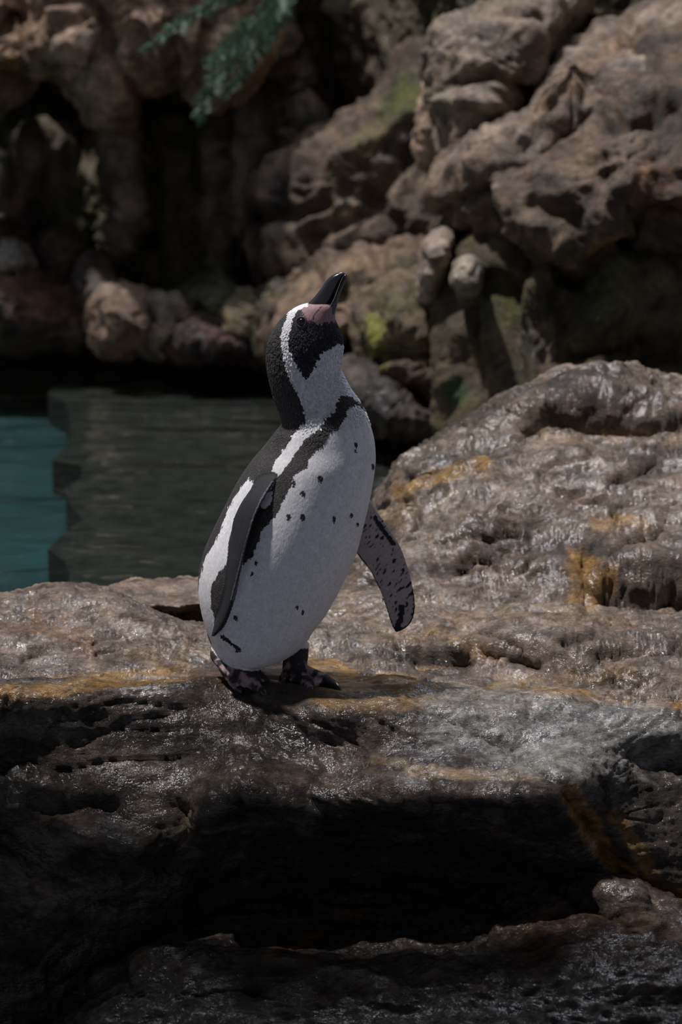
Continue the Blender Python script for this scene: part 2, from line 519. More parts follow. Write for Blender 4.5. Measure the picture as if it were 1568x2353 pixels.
ledge, LP, LF = rock_sheet('rock_ledge', 'broad wet dark rock ledge the penguin stands on, black undercut front', rows, (520, 560), M_WET,
    dict(big=.020, bigf=4.5, ridge=.007, ridgef=11, strata=.005, stf=(12, 20, 40), fine=.0030, finef=75, crack=.006, crackf=(6, 9, 20)), DARK, ledge_paint, ledge_marks, feet_mask, freq=9, stretch=(.6, 1, 1.6), seed=1.3)

# ------------------------------------------------------------------ low slab in front
c = np.array([-300, -60, 60, 130, 250, 450, 700, 900, 1100, 1300, 1450, 1568, 1850], float)
rows = [
    Yrow(c, np.array([2420, 2420, 2380, 2220, 2140, 2090, 2060, 2040, 2020, 1995, 2025, 2075, 2120]), 4.08),
    Yrow(c, np.array([2430, 2430, 2400, 2250, 2175, 2115, 2085, 2065, 2045, 2015, 2045, 2095, 2140]), [4.0, 4.0, 4.0, 3.97, 3.97, 3.98, 3.99, 3.98, 3.95, 3.87, 3.80, 3.80, 3.82]),
    Yrow(c, np.array([2480, 2480, 2450, 2310, 2230, 2170, 2140, 2130, 2120, 2090, 2100, 2135, 2175]), [3.9, 3.9, 3.9, 3.88, 3.87, 3.87, 3.87, 3.86, 3.82, 3.76, 3.70, 3.69, 3.70]),
    Yrow(c, np.array([2560, 2560, 2540, 2390, 2300, 2240, 2220, 2210, 2200, 2180, 2175, 2195, 2225]), [3.8, 3.8, 3.8, 3.77, 3.75, 3.74, 3.74, 3.73, 3.70, 3.64, 3.60, 3.58, 3.58]),
    Yrow(c, np.array([2620, 2620, 2600, 2450, 2380, 2340, 2330, 2320, 2310, 2300, 2290, 2290, 2300]), [3.7, 3.7, 3.7, 3.66, 3.62, 3.60, 3.59, 3.58, 3.56, 3.52, 3.49, 3.47, 3.46]),
    Yrow(c, np.array([2760, 2760, 2740, 2600, 2540, 2500, 2500, 2500, 2500, 2500, 2500, 2500, 2500]), [3.5, 3.5, 3.5, 3.46, 3.43, 3.40, 3.39, 3.38, 3.36, 3.33, 3.31, 3.30, 3.28]),
    Yrow(c, np.array([3000, 3000, 3000, 2950, 2900, 2900, 2900, 2900, 2900, 2900, 2900, 2900, 2900]), [3.4, 3.4, 3.4, 3.36, 3.33, 3.30, 3.29, 3.28, 3.26, 3.23, 3.21, 3.20, 3.18]),
]
rock_sheet('rock_slab', 'low streaky wet brown rock slab below the dark undercut', rows, (330, 480), M_WET,
    dict(big=.022, bigf=4, ridge=.012, ridgef=9, strata=.014, stf=(5, 20, 26), fine=.0032, finef=70, crack=.005, crackf=(3, 16, 16)), [DARK[1], DARK[2], (.07, .055, .045), GREY[1], GREY[2]],
    [([(820, 2110), (700, 2160), (620, 2190)], 14, (.16, .09, .03), .6), ([(200, 2240), (330, 2170)], 34, (.2, .17, .13), .5),
     ([(1250, 2150), (1500, 2180)], 80, (.10, .055, .03), .5), ([(300, 2200), (420, 2230)], 30, (.14, .10, .06), .4)],
    [([(1270, 2060), (1400, 2110), (1600, 2180)], 16, -.025), ([(1270, 2075), (1450, 2080)], 24, .015),
     ([(350, 2250), (600, 2230), (900, 2300)], 26, .02), ([(300, 2310), (600, 2290)], 16, -.012), ([(140, 2260), (230, 2240)], 40, .02)],
    freq=8, stretch=(.45, 1, 1), seed=4.1)

# ------------------------------------------------------------------ shelf rock on the left
c = np.array([-300, -80, 40, 130, 230, 330, 430, 520, 620], float)
rows = [
    YZ(c, 4.75, -.35), YZ(c, 4.55, -.10),
    Zrow(c, [1384, 1378, 1368, 1353, 1356, 1396, 1436, 1446, 1460], [.05, .055, .06, .068, .065, .046, .006, -.004, -.03]),
    Zrow(c, [1420, 1414, 1404, 1390, 1392, 1424, 1456, 1464, 1480], [.042, .045, .050, .056, .053, .036, .002, -.010, -.04]),
    Zrow(c, [1470, 1466, 1456, 1445, 1444, 1462, 1484, 1494, 1505], [.028, .029, .032, .034, .032, .022, -.003, -.016, -.05]),
    Zrow(c, [1522, 1520, 1512, 1502, 1496, 1502, 1514, 1525, 1540], [.011, .011, .013, .014, .014, .008, -.009, -.024, -.055]),
    Zrow(c, [1566, 1562, 1556, 1550, 1545, 1542, 1545, 1550, 1560], [-.005, -.005, -.004, -.004, -.004, -.008, -.018, -.035, -.06]),
    YZ(c, 4.04, -.06), YZ(c, 4.03, -.2),
]
rock_sheet('rock_shelf', 'flat grey wet shelf rock beside the teal water', rows, (260, 420), M_DAMP,
    dict(big=.010, bigf=6, ridge=.006, ridgef=14, strata=.006, stf=(16, 30, 60), fine=.003, finef=80, crack=.004, crackf=(9, 24, 30)), GREY,
    [([(80, 1430), (180, 1460), (200, 1480)], 26, (.22, .12, .06), .7), ([(-100, 1440), (60, 1440)], 22, (.2, .12, .07), .6),
     ([(0, 1580), (150, 1560), (300, 1550), (420, 1538)], 13, OCHRE, .8), ([(320, 1480), (480, 1500)], 34, (.24, .18, .11), .6),
     ([(130, 1365), (200, 1370)], 20, (.24, .19, .15), .3)],
    [([(60, 1420), (180, 1450), (210, 1480)], 24, -.005), ([(100, 1370), (260, 1400), (420, 1470)], 22, .010), ([(50, 1520), (95, 1505)], 9, -.012), ([(220, 1470), (270, 1462)], 8, -.010), ([(225, 1495), (280, 1488)], 8, -.010)],
    freq=11, stretch=(.6, 1, 1), seed=8.2)
# rear tongue of rock with the dark crevice in front of it
c = np.array([150, 205, 260, 320, 395, 475, 560, 680], float)
rows = [
    YZ(c, 5.15, -.35), YZ(c, 4.95, -.10),
    Zrow(c, [1378, 1354, 1338, 1326, 1324, 1322, 1324, 1334], .02),
    Zrow(c, [1392, 1372, 1360, 1352, 1350, 1350, 1352, 1360], .03),
    Zrow(c, [1410, 1396, 1390, 1386, 1384, 1380, 1378, 1380], .02),
    Zrow(c, [1425, 1412, 1408, 1408, 1408, 1406, 1404, 1406], -.025),
    Zrow(c, [1440, 1430, 1430, 1432, 1436, 1436, 1434, 1436], -.10),
]
rock_sheet('rock_tongue', 'tan rock tongue behind the shelf with a dark crevice under it', rows, (130, 300), M_DAMP,
    dict(big=.010, bigf=7, ridge=.007, ridgef=15, strata=.005, stf=(16, 30, 60), fine=.002, finef=80), [GREY[1], GREY[2], GREY[3], TAN[1], TAN[2]],
    [], [([(315, 1412), (370, 1420), (470, 1403)], 14, -.03)], freq=11, seed=12.4)

# ------------------------------------------------------------------ mound on the right
c = np.array([780, 850, 890, 930, 1000, 1090, 1190, 1300, 1420, 1568, 1760], float)
rows = [
    Yrow(c, np.array([1330, 1300, 1250, 1180, 1120, 1080, 1000, 950, 940, 960, 1000]), 5.75),
    Yrow(c, np.array([1310, 1240, 1160, 1090, 1060, 1010, 930, 880, 870, 895, 940]), 5.35),
    Yrow(c, np.array([1300, 1225, 1130, 1056, 1022, 972, 904, 860, 850, 880, 930]), [5.0, 5.02, 5.05, 5.08, 5.12, 5.15, 5.18, 5.2, 5.2, 5.2, 5.2]),
    Yrow(c, np.array([1305, 1235, 1150, 1085, 1050, 1010, 960, 930, 925, 940, 980]), [4.94, 4.94, 4.96, 4.98, 5.0, 5.02, 5.04, 5.05, 5.05, 5.05, 5.05]),
    Yrow(c, np.array([1310, 1250, 1180, 1130, 1100, 1060, 1020, 1000, 998, 1000, 1030]), [4.88, 4.88, 4.88, 4.89, 4.91, 4.93, 4.96, 4.98, 4.98, 4.97, 4.96]),
    Yrow(c, np.array([1318, 1270, 1220, 1185, 1160, 1130, 1100, 1085, 1080, 1080, 1100]), [4.80, 4.79, 4.79, 4.79, 4.80, 4.81, 4.82, 4.83, 4.83, 4.83, 4.82]),
    Yrow(c, np.array([1325, 1290, 1260, 1240, 1230, 1210, 1195, 1185, 1180, 1175, 1190]), [4.72, 4.71, 4.71, 4.70, 4.70, 4.69, 4.68, 4.68, 4.68, 4.68, 4.68]),
    Yrow(c, np.array([1335, 1310, 1295, 1285, 1285, 1280, 1280, 1280, 1280, 1280, 1290]), [4.66, 4.65, 4.64, 4.63, 4.62, 4.60, 4.58, 4.56, 4.55, 4.54, 4.54]),
    Yrow(c, np.array([1350, 1335, 1325, 1325, 1335, 1345, 1355, 1370, 1385, 1395, 1410]), [4.62, 4.60, 4.59, 4.57, 4.54, 4.52, 4.49, 4.46, 4.44, 4.43, 4.42]),
    YZ(c, [4.50, 4.48, 4.46, 4.44, 4.40, 4.37, 4.34, 4.32, 4.30, 4.29, 4.28], -.03), YZ(c, 4.2, -.12),
]
mound_paint = [
    ([(920, 1130), (980, 1105), (1080, 1075), (1110, 1070)], 20, OCHRE, .8),
    ([(890, 1190), (950, 1170)], 22, (.28, .2, .11), .6), ([(1000, 1200), (1080, 1100)], 26, (.26, .22, .16), .5),
    ([(1330, 1300), (1380, 1330), (1340, 1380)], 40, OCHRE, .85), ([(1370, 1210), (1440, 1195), (1480, 1200)], 18, (.30, .17, .06), .7),
    ([(1240, 1000), (1450, 1005), (1568, 1010)], 16, (.26, .18, .10), .6),
]
mound_marks = [
    ([(1200, 990), (1260, 960), (1400, 985), (1440, 990)], 16, -.035), ([(1210, 950), (1300, 900), (1400, 920)], 34, .02),
    ([(1470, 985), (1568, 975)], 16, -.03), ([(1065, 1300), (1100, 1262), (1180, 1235)], 15, -.035), ([(1100, 1290), (1200, 1235)], 14, .018),
    ([(1400, 1110), (1460, 1100), (1510, 1060)], 8, -.016), ([(1280, 1130), (1390, 1150)], 10, -.012), ([(1475, 1245), (1530, 1222)], 9, -.03),
    ([(1400, 1290), (1475, 1245)], 6, -.014), ([(930, 1150), (1000, 1130)], 7, -.014), ([(1385, 1360), (1450, 1380), (1568, 1370)], 22, -.045),
    ([(1380, 1310), (1568, 1300)], 20, .02), ([(1340, 1300), (1340, 1380)], 22, -.02), ([(950, 1100), (1100, 1060), (1240, 1000)], 10, -.012),
]
rock_sheet('rock_mound', 'large glistening grey rock mound rising from the ledge', rows, (330, 420), M_DAMP,
    dict(big=.03, bigf=5, ridge=.014, ridgef=9, strata=.006, stf=(12, 20, 34), fine=.0042, finef=55, crack=.014, crackf=(6, 12, 16)), GREY, mound_paint, mound_marks, freq=8, stretch=(.6, .8, 1.2), seed=21.7)

# flat lumpy rock between ledge and mound
c = np.array([640, 720, 820, 930, 1040, 1160, 1300, 1430, 1568, 1760], float)
rows = [
    YZ(c, 5.0, -.25),
    Zrow(c, [1345, 1325, 1306, 1310, 1318, 1330, 1350, 1370, 1385, 1400], -.02),
    Zrow(c, [1375, 1360, 1350, 1350, 1352, 1360, 1375, 1395, 1410, 1425], [-.01, .01, .018, .018, .018, .014, .01, .008, .006, .005]),
    Zrow(c, [1420, 1410, 1402, 1402, 1408, 1415, 1425, 1440, 1450, 1465], [-.01, .006, .012, .018, .02, .022, .024, .022, .02, .02]),
    Zrow(c, [1465, 1460, 1455, 1458, 1465, 1475, 1490, 1500, 1510, 1525], [-.012, .0, .006, .012, .018, .026, .03, .028, .026, .026]),
    Zrow(c, [1505, 1500, 1498, 1502, 1512, 1525, 1545, 1560, 1568, 1585], [-.024, -.016, -.012, -.01, -.008, -.004, .0, .0, .002, .002]),
    YZ(c, [4.12, 4.10, 4.08, 4.06, 4.02, 4.00, 3.98, 3.97, 3.96, 3.95], -.055), YZ(c, 4.02, -.22),
]
rock_sheet('rock_flat', 'low lumpy grey brown rock between ledge and mound', rows, (240, 420), M_DAMP,
    dict(big=.016, bigf=7, ridge=.012, ridgef=13, strata=.005, stf=(14, 30, 50), fine=.0034, finef=75, crack=.011, crackf=(8, 22, 30)), GREY,
    [([(760, 1400), (900, 1380), (950, 1340)], 40, (.30, .23, .17), .5), ([(1000, 1420), (1200, 1400), (1450, 1420)], 24, (.25, .17, .10), .5), ([(1150, 1560), (1330, 1560), (1450, 1545)], 16, (.22, .14, .06), .6), ([(900, 1470), (1000, 1450), (1150, 1520)], 16, (.28, .17, .08), .6),
     ([(960, 1380), (1100, 1400), (1300, 1390)], 14, (.28, .22, .15), .6), ([(730, 1490), (830, 1480)], 30, (.30, .25, .20), .4), ([(870, 1455), (900, 1465)], 9, (.06, .05, .015), .8)],
    [([(960, 1530), (1080, 1520)], 12, -.02), ([(930, 1500), (1060, 1500)], 20, .014), ([(1300, 1480), (1400, 1450)], 14, -.02), ([(1120, 1510), (1240, 1540)], 12, -.02), ([(1180, 1420), (1320, 1420)], 18, .012), ([(1050, 1440), (1200, 1500)], 10, -.014),
     ([(880, 1395), (930, 1375)], 8, -.012), ([(1400, 1560), (1568, 1570)], 22, .012), ([(1380, 1510), (1568, 1500)], 12, -.015)],
    freq=12, stretch=(.6, 1, 1), seed=31.9)
# ------------------------------------------------------------------ cliff behind the pool
c = np.array([-1400, -150, 60, 250, 420, 560, 680, 820, 960, 1100, 1300, 1500, 1750, 2600], float)
Yw = np.array([9.0, 8.9, 8.85, 8.8, 8.8, 8.85, 8.9, 8.8, 8.4, 7.9, 7.6, 7.4, 7.2, 7.0])
rows = [
    Yrow(c, -2600 + 0 * c, Yw + .1), Yrow(c, -1400 + 0 * c, Yw + .1), Yrow(c, -420 + 0 * c, Yw + .1), Yrow(c, -150 + 0 * c, Yw + .05), Yrow(c, 60 + 0 * c, Yw + .05), Yrow(c, 220 + 0 * c, Yw + .12), Yrow(c, 300 + 0 * c, Yw + .03),
    Yrow(c, 450 + 0 * c, Yw - .05), Yrow(c, 600 + 0 * c, Yw - .08), Yrow(c, 720 + 0 * c, Yw - .14), Yrow(c, 860 + 0 * c, Yw - .22), Yrow(c, 1050 + 0 * c, Yw - .25)]
cliff_paint = [
    ([(285, 290), (290, 400), (300, 480), (275, 560)], 34, (.46, .36, .29), .85), ([(560, 280), (560, 400), (540, 520)], 34, (.44, .35, .28), .8),
    ([(480, 340), (490, 480), (500, 640)], 30, (.36, .30, .2), .7), ([(400, 380), (430, 600)], 40, (.17, .14, .06), .6),
    ([(150, 420), (190, 640)], 60, (.07, .07, .022), .6), ([(70, 330), (110, 400)], 40, (.15, .10, .07), .6), ([(30, 470), (50, 500)], 30, (.20, .10, .07), .6),
    ([(640, 60), (700, 200)], 60, (.17, .10, .06), .7), ([(600, 150), (640, 210)], 34, (.26, .15, .08), .6), ([(760, 220), (840, 60)], 60, (.16, .10, .07), .5),
    ([(500, 630), (490, 690)], 30, (.30, .28, .17), .6), ([(350, 600), (420, 640)], 30, (.20, .17, .10), .5)]
cliff_marks = [
    ([(285, 280), (290, 400), (305, 480), (275, 600)], 26, .13), ([(560, 270), (560, 400), (545, 560)], 26, .13), ([(490, 300), (500, 640)], 22, .10),
    ([(400, 330), (420, 640)], 34, .04), ([(200, 300), (190, 660)], 40, -.05), ([(350, 320), (355, 560)], 20, -.05), ([(450, 340), (455, 600)], 16, -.05),
    ([(630, 300), (600, 700)], 34, -.16), ([(100, 330), (60, 520)], 30, .05), ([(60, 190), (200, 230)], 46, -.15), ([(330, 250), (440, 240)], 36, -.15),
    ([(720, 60), (780, 300), (700, 420)], 46, -.14), ([(620, 60), (680, 240)], 40, .05), ([(840, 20), (920, 150)], 46, .05)]
wall, _, _ = rock_sheet('wall_back', 'dark seeping cliff wall with pale vertical ribs behind the pool', rows, (520, 520), M_CLIFFWET,
    dict(big=.06, bigf=3, ridge=.05, ridgef=5, strata=.03, stf=(14, 14, 4), fine=.014, finef=28), MOSSY, cliff_paint, cliff_marks, freq=5, stretch=(1.6, 1, .6), seed=41.3)
del wall['category']; tag(wall, kind='structure')

CN = dict(big=.06, bigf=3, ridge=.045, ridgef=5, strata=.014, stf=(10, 10, 16), fine=.014, finef=26)
CNS = dict(big=.035, bigf=5, ridge=.036, ridgef=7, strata=.012, stf=(14, 14, 20), fine=.012, finef=30)

boulder('overhanging_rock', 'big tan sunlit rock overhanging the pool beside the fern',
    [(30, -260), (300, -280), (560, -260), (640, -120), (620, 30), (600, 120), (560, 190), (500, 246), (448, 226), (400, 200), (345, 214), (310, 240), (272, 268), (232, 250), (200, 205), (165, 165), (120, 148), (80, 150), (52, 100), (62, 30), (30, -60)],
    8.0, 8.85, M_CLIFF, CN, TAN, [([(300, 60), (420, 200)], 40, (.32, .22, .16), .5), ([(40, 40), (60, 120)], 24, (.14, .08, .03), .7), ([(470, 130), (480, 200)], 24, (.18, .12, .09), .6)],
    [([(230, 20), (260, 150), (330, 230)], 16, -.05), ([(390, 60), (420, 190)], 16, -.06), ([(130, 80), (200, 40)], 14, -.04), ([(330, 60), (360, 130)], 24, .04), ([(470, 60), (450, 200)], 14, -.06), ([(160, 40), (180, 120)], 30, .05)], tilt=(.2, -.35), freq=5, seed=3.3, center=(320, 0), contrast=.8)
boulder('rock_lobe', 'brown rock lobe left of the tan overhang',
    [(-260, -80), (-60, -30), (20, 10), (60, 70), (72, 140), (60, 190), (20, 225), (-60, 250), (-260, 260)], 8.1, 8.8, M_CLIFF, CNS, [BROWN[1], BROWN[2], TAN[1], TAN[2], TAN[3]],
    [([(20, 150), (30, 170)], 30, (.30, .18, .07), .6)], [([(-20, 70), (20, 60)], 20, -.08), ([(-60, 140), (40, 180)], 14, -.04)], tilt=(0, -.3), seed=6.6)

boulder('rock_buttress', 'dark brown sloping rock buttress in the middle of the cliff',
    [(640, 420), (720, 350), (800, 280), (880, 230), (960, 130), (1010, 120), (1040, 240), (1050, 420), (1050, 560), (960, 600), (860, 620), (740, 640), (640, 640), (590, 580), (595, 490)], 7.9, 8.7, M_CLIFF, dict(CN, strata=.02, stf=(6, 8, 14)), BROWN,
    [([(940, 200), (900, 250), (960, 230)], 34, MOSS, .8), ([(870, 290), (830, 340)], 30, (.16, .14, .05), .6), ([(620, 540), (700, 500)], 20, (.2, .17, .14), .5), ([(740, 300), (800, 260)], 34, (.2, .14, .10), .5)],
    [([(600, 500), (680, 500), (760, 470)], 16, -.06), ([(620, 470), (760, 350)], 26, .05), ([(720, 560), (860, 470)], 20, -.05), ([(800, 400), (960, 280)], 18, .05), ([(840, 460), (1000, 330)], 16, -.05)], tilt=(-.9, -.9), seed=9.9)

boulder('hanging_boulder', 'pale rounded boulder at the top of the right cliff',
    [(1002, 120), (1012, 80), (1060, 48), (1140, 20), (1200, -20), (1300, -70), (1340, -10), (1290, 50), (1275, 130), (1240, 200), (1180, 250), (1120, 300), (1085, 338), (1050, 348), (1028, 310), (1015, 240), (1000, 180)], 6.95, 7.7, M_CLIFF, CNS, [BROWN[1], BROWN[3], (.26, .21, .17), (.33, .28, .23), (.38, .33, .28)],
    [], [([(1060, 190), (1140, 180), (1220, 200)], 14, -.045), ([(1040, 235), (1130, 240)], 14, .03), ([(1170, 55), (1230, 60)], 14, -.05), ([(1100, 100), (1200, 90)], 30, .03)], tilt=(-.2, -.8), seed=13.1, contrast=.8)
boulder('rock_flake', 'thin pale rock flake hanging under the rounded boulder',
    [(1000, 200), (1020, 260), (1022, 310), (1005, 350), (985, 378), (975, 350), (982, 290), (990, 240)], 7.3, 7.6, M_CLIFF, dict(CNS, big=.01), TAN, res=(50, 70), seed=2.4)

boulder('diagonal_slab', 'long pale rock slab slanting down the right cliff',
    [(1800, -60), (1800, 160), (1568, 300), (1440, 330), (1300, 350), (1180, 420), (1130, 500), (1040, 480), (1020, 430), (1035, 390), (1090, 340), (1180, 280), (1260, 200), (1330, 130), (1440, 60), (1568, -10)], 6.75, 7.6, M_CLIFF, CN, [BROWN[1], BROWN[2], (.24, .18, .14), (.30, .25, .21), (.36, .31, .27)],
    [([(1240, 260), (1330, 170), (1420, 100)], 26, (.30, .20, .12), .5)],
    [([(1180, 330), (1300, 210), (1420, 110), (1568, 90)], 12, -.08), ([(1110, 400), (1200, 330), (1330, 230)], 18, .04), ([(1040, 470), (1130, 430)], 10, -.05), ([(1450, 80), (1568, 110)], 12, -.06)], tilt=(-.3, -1.4), seed=17.7, center=(1330, 230))

boulder('cliff_bulge', 'huge rounded brown rock bulge forming the right cliff',
    [(1800, 60), (1800, 420), (1800, 640), (1568, 600), (1440, 560), (1380, 640), (1290, 660), (1200, 620), (1130, 560), (1105, 500), (1130, 430), (1180, 370), (1260, 290), (1330, 220), (1400, 150), (1480, 80), (1600, 60)], 6.45, 7.5, M_CLIFF, CN, BROWN,
    [([(1130, 430), (1145, 520)], 14, (.30, .25, .2), .6),
     ([(1500, 420), (1540, 470)], 50, (.22, .10, .05), .6), ([(1360, 580), (1440, 530), (1500, 490)], 10, (.34, .21, .08), .8), ([(1200, 470), (1260, 560), (1300, 620)], 30, (.23, .17, .12), .6)],
    [([(1130, 420), (1150, 520), (1220, 610)], 14, -.05), ([(1400, 300), (1568, 250)], 30, -.06), ([(1180, 440), (1300, 560)], 26, .04), ([(1360, 585), (1500, 490), (1600, 480)], 12, -.05), ([(1250, 480), (1330, 500)], 20, -.04), ([(1450, 150), (1568, 190)], 26, -.04)], tilt=(-.2, -.7), seed=23.5, center=(1430, 380))

boulder('mossy_cliff', 'mossy lower cliff with pale drips above the rock mound',
    [(1035, 520), (1100, 480), (1180, 540), (1300, 590), (1420, 520), (1568, 480), (1800, 460), (1800, 1050), (1500, 1080), (1200, 1100), (1060, 1080), (1040, 960), (1025, 860), (1020, 740), (1030, 640)], 6.5, 7.5, M_CLIFF, dict(CN, strata=.02, stf=(12, 12, 5)), MOSSY,
    [([(1250, 760), (1260, 860)], 22, (.30, .24, .18), .7), ([(1060, 640), (1075, 700)], 26, (.28, .23, .18), .6), ([(1180, 720), (1160, 690)], 44, (.07, .08, .012), .7), ([(1420, 620), (1400, 700)], 60, (.14, .15, .06), .5), ([(1280, 640), (1310, 650)], 30, (.24, .21, .11), .6), ([(1480, 700), (1560, 640)], 60, (.17, .13, .09), .6),
     ([(1060, 780), (1080, 860)], 40, (.18, .135, .09), .6), ([(1330, 800), (1500, 740)], 14, (.24, .19, .11), .6), ([(1048, 880), (1050, 910)], 20, (.03, .12, .03), .9), ([(1420, 530), (1540, 590)], 40, (.10, .09, .05), .5)],
    [([(1100, 640), (1110, 900)], 18, -.06), ([(1240, 640), (1245, 880)], 22, .05), ([(1180, 660), (1190, 880)], 26, -.06), ([(1330, 820), (1480, 760)], 16, -.08), ([(1300, 660), (1500, 700)], 24, -.04), ([(1400, 560), (1420, 720)], 40, .05), ([(1060, 620), (1070, 980)], 22, .04), ([(1440, 820), (1568, 800)], 34, -.12)], tilt=(-.3, -.5), seed=27.9, freq=5)

boulder('pale_stone', 'smooth pale leaning stone against the mossy cliff',
    [(975, 620), (978, 560), (1000, 535), (1030, 528), (1045, 545), (1035, 590), (1018, 630), (1005, 670), (980, 690), (970, 660)], 6.7, 7.0, M_CLIFF, dict(CNS, big=.01, ridge=.008), [TAN[2], (.4, .34, .3), (.5, .43, .38)], res=(50, 80), seed=1.1)
boulder('small_stone', 'small grey rounded stone under the pale leaning stone',
    [(1060, 600), (1090, 598), (1102, 630), (1095, 665), (1065, 672), (1050, 640)], 6.45, 6.75, M_CLIFF, dict(CNS, big=.01, ridge=.008), [(.2, .17, .14), (.34, .3, .26), (.4, .36, .31)], res=(40, 60), seed=1.9)

boulder('mossy_boulder', 'yellow green mossy boulder at the water edge behind the penguin',
    [(838, 730), (870, 680), (930, 650), (1000, 660), (1050, 700), (1060, 800), (1055, 900), (1050, 1010), (960, 980), (890, 950), (868, 880), (850, 800)], 6.85, 7.5, M_CLIFF, dict(CN, big=.04), [MOSSY[1], MOSSY[2], MOSSY[3], BROWN[3], TAN[1]],
    [([(862, 740), (870, 830)], 24, (.20, .22, .03), .9), ([(900, 700), (960, 690)], 30, (.14, .15, .05), .6), ([(940, 770), (980, 740)], 50, (.28, .21, .14), .6), ([(930, 870), (1000, 880)], 40, (.10, .06, .05), .8)],
    [([(900, 820), (1010, 815)], 16, -.05), ([(1000, 680), (1020, 800)], 16, -.05), ([(930, 700), (960, 780)], 26, .04)], tilt=(-.5, -.4), seed=33.3)
boulder('mossy_ridge', 'low mossy rock ridge behind the beak of the penguin',
    [(660, 680), (720, 630), (800, 595), (900, 580), (990, 590), (1040, 640), (1030, 720), (940, 740), (840, 760), (800, 820), (700, 840), (630, 800)], 7.2, 8.1, M_CLIFF, CN, [MOSSY[2], BROWN[2], BROWN[3], TAN[1], TAN[2]],
    [([(800, 610), (900, 590)], 14, (.30, .22, .13), .7), ([(690, 660), (720, 640), (790, 600)], 16, (.3, .22, .15), .6), ([(930, 620), (980, 660)], 34, (.10, .12, .04), .6)],
    [([(880, 600), (900, 690)], 14, -.05), ([(820, 820), (840, 720), (860, 690)], 26, -.14), ([(760, 640), (860, 640)], 18, .03), ([(900, 640), (1000, 640)], 12, -.04)], tilt=(-.9, -.6), seed=37.1)
boulder('waterline_rock', 'dark rock foot in the water below the mossy boulder',
    [(780, 860), (840, 840), (900, 900), (960, 940), (1040, 960), (1060, 1020), (1000, 1040), (900, 1000), (800, 960)], 6.75, 7.5, M_CLIFFWET, CNS, [(.01, .01, .009), (.03, .024, .02), (.09, .07, .06), (.16, .13, .11)],
    [], tilt=(-.6, -.2), seed=39.1)

# rocks along the far shore on the left
shore = [
    ('brown tumbled shore rock, low and wide', [(-260, 640), (-60, 610), (60, 620), (150, 650), (230, 680), (250, 740), (180, 790), (0, 800), (-260, 800)], 8.1, 8.8, BROWN, [([(60, 680), (160, 700)], 50, RED, .7), ([(-20, 640), (40, 650)], 40, RED, .6)]),
    ('pale angular shore rock at the water edge', [(215, 700), (240, 675), (290, 678), (335, 700), (350, 740), (330, 780), (270, 800), (220, 780)], 7.9, 8.4, [BROWN[2], TAN[1], TAN[2], (.4, .33, .27)], []),
    ('whitish shore stone beside the pale angular rock', [(345, 720), (365, 698), (395, 715), (402, 750), (390, 785), (345, 790), (335, 755)], 7.95, 8.3, [TAN[1], (.34, .3, .26), (.44, .40, .36)], []),
    ('white rounded stone perched on the brown bank', [(5, 590), (25, 578), (52, 586), (60, 608), (40, 622), (10, 618)], 8.15, 8.45, [(.4, .38, .36), (.5, .48, .46)], []),
    ('reddish rock on the left bank under the cliff', [(-120, 560), (-20, 535), (60, 560), (80, 610), (40, 660), (-60, 660), (-140, 630)], 8.3, 8.8, [BROWN[1], RED, BROWN[3]], []),
    ('upright brown rock between bank and mossy wall', [(110, 560), (135, 540), (165, 560), (180, 620), (170, 690), (120, 700), (95, 640)], 8.3, 8.75, [BROWN[1], BROWN[2], TAN[1]], []),
    ('grey pointed rock above the pale angular rock', [(180, 640), (205, 610), (230, 640), (262, 680), (250, 720), (190, 720)], 8.1, 8.6, [BROWN[1], (.16, .14, .12), (.28, .25, .22)], []),
    ('yellow mossy stone at the foot of the wall', [(535, 740), (545, 705), (570, 700), (600, 730), (605, 775), (570, 790), (538, 778)], 7.9, 8.4, [(.08, .065, .03), (.18, .145, .07), (.30, .25, .17)], []),
    ('dark mossy rock left of the yellow stone', [(420, 680), (470, 640), (520, 650), (545, 700), (540, 760), (480, 790), (420, 770)], 8.1, 8.7, [MOSSY[0], MOSSY[1], (.09, .10, .02), MOSSY[3]], []),
    ('olive rock standing in dark water behind the head', [(600, 700), (640, 660), (690, 690), (700, 780), (660, 830), (600, 820)], 7.8, 8.4, [MOSSY[0], MOSSY[1], MOSSY[2], MOSSY[3]], []),
    ('rust brown rock sunk at the water edge', [(390, 770), (450, 750), (540, 770), (600, 790), (590, 820), (480, 825), (400, 815)], 7.85, 8.4, [BROWN[0], (.05, .025, .018), RED], []),
]
for i, (lab, outl, yf, yb, tn, pt) in enumerate(shore):
    boulder('shore_rock', lab, outl, yf, yb, M_CLIFFWET, dict(CNS, big=.04, ridge=.045, ridgef=8), [tuple(.7 * v for v in q) for q in tn], pt, res=(60, 100), tilt=(0, -.5), seed=50 + 3.7 * i, freq=8, group='rocks along the far shore')

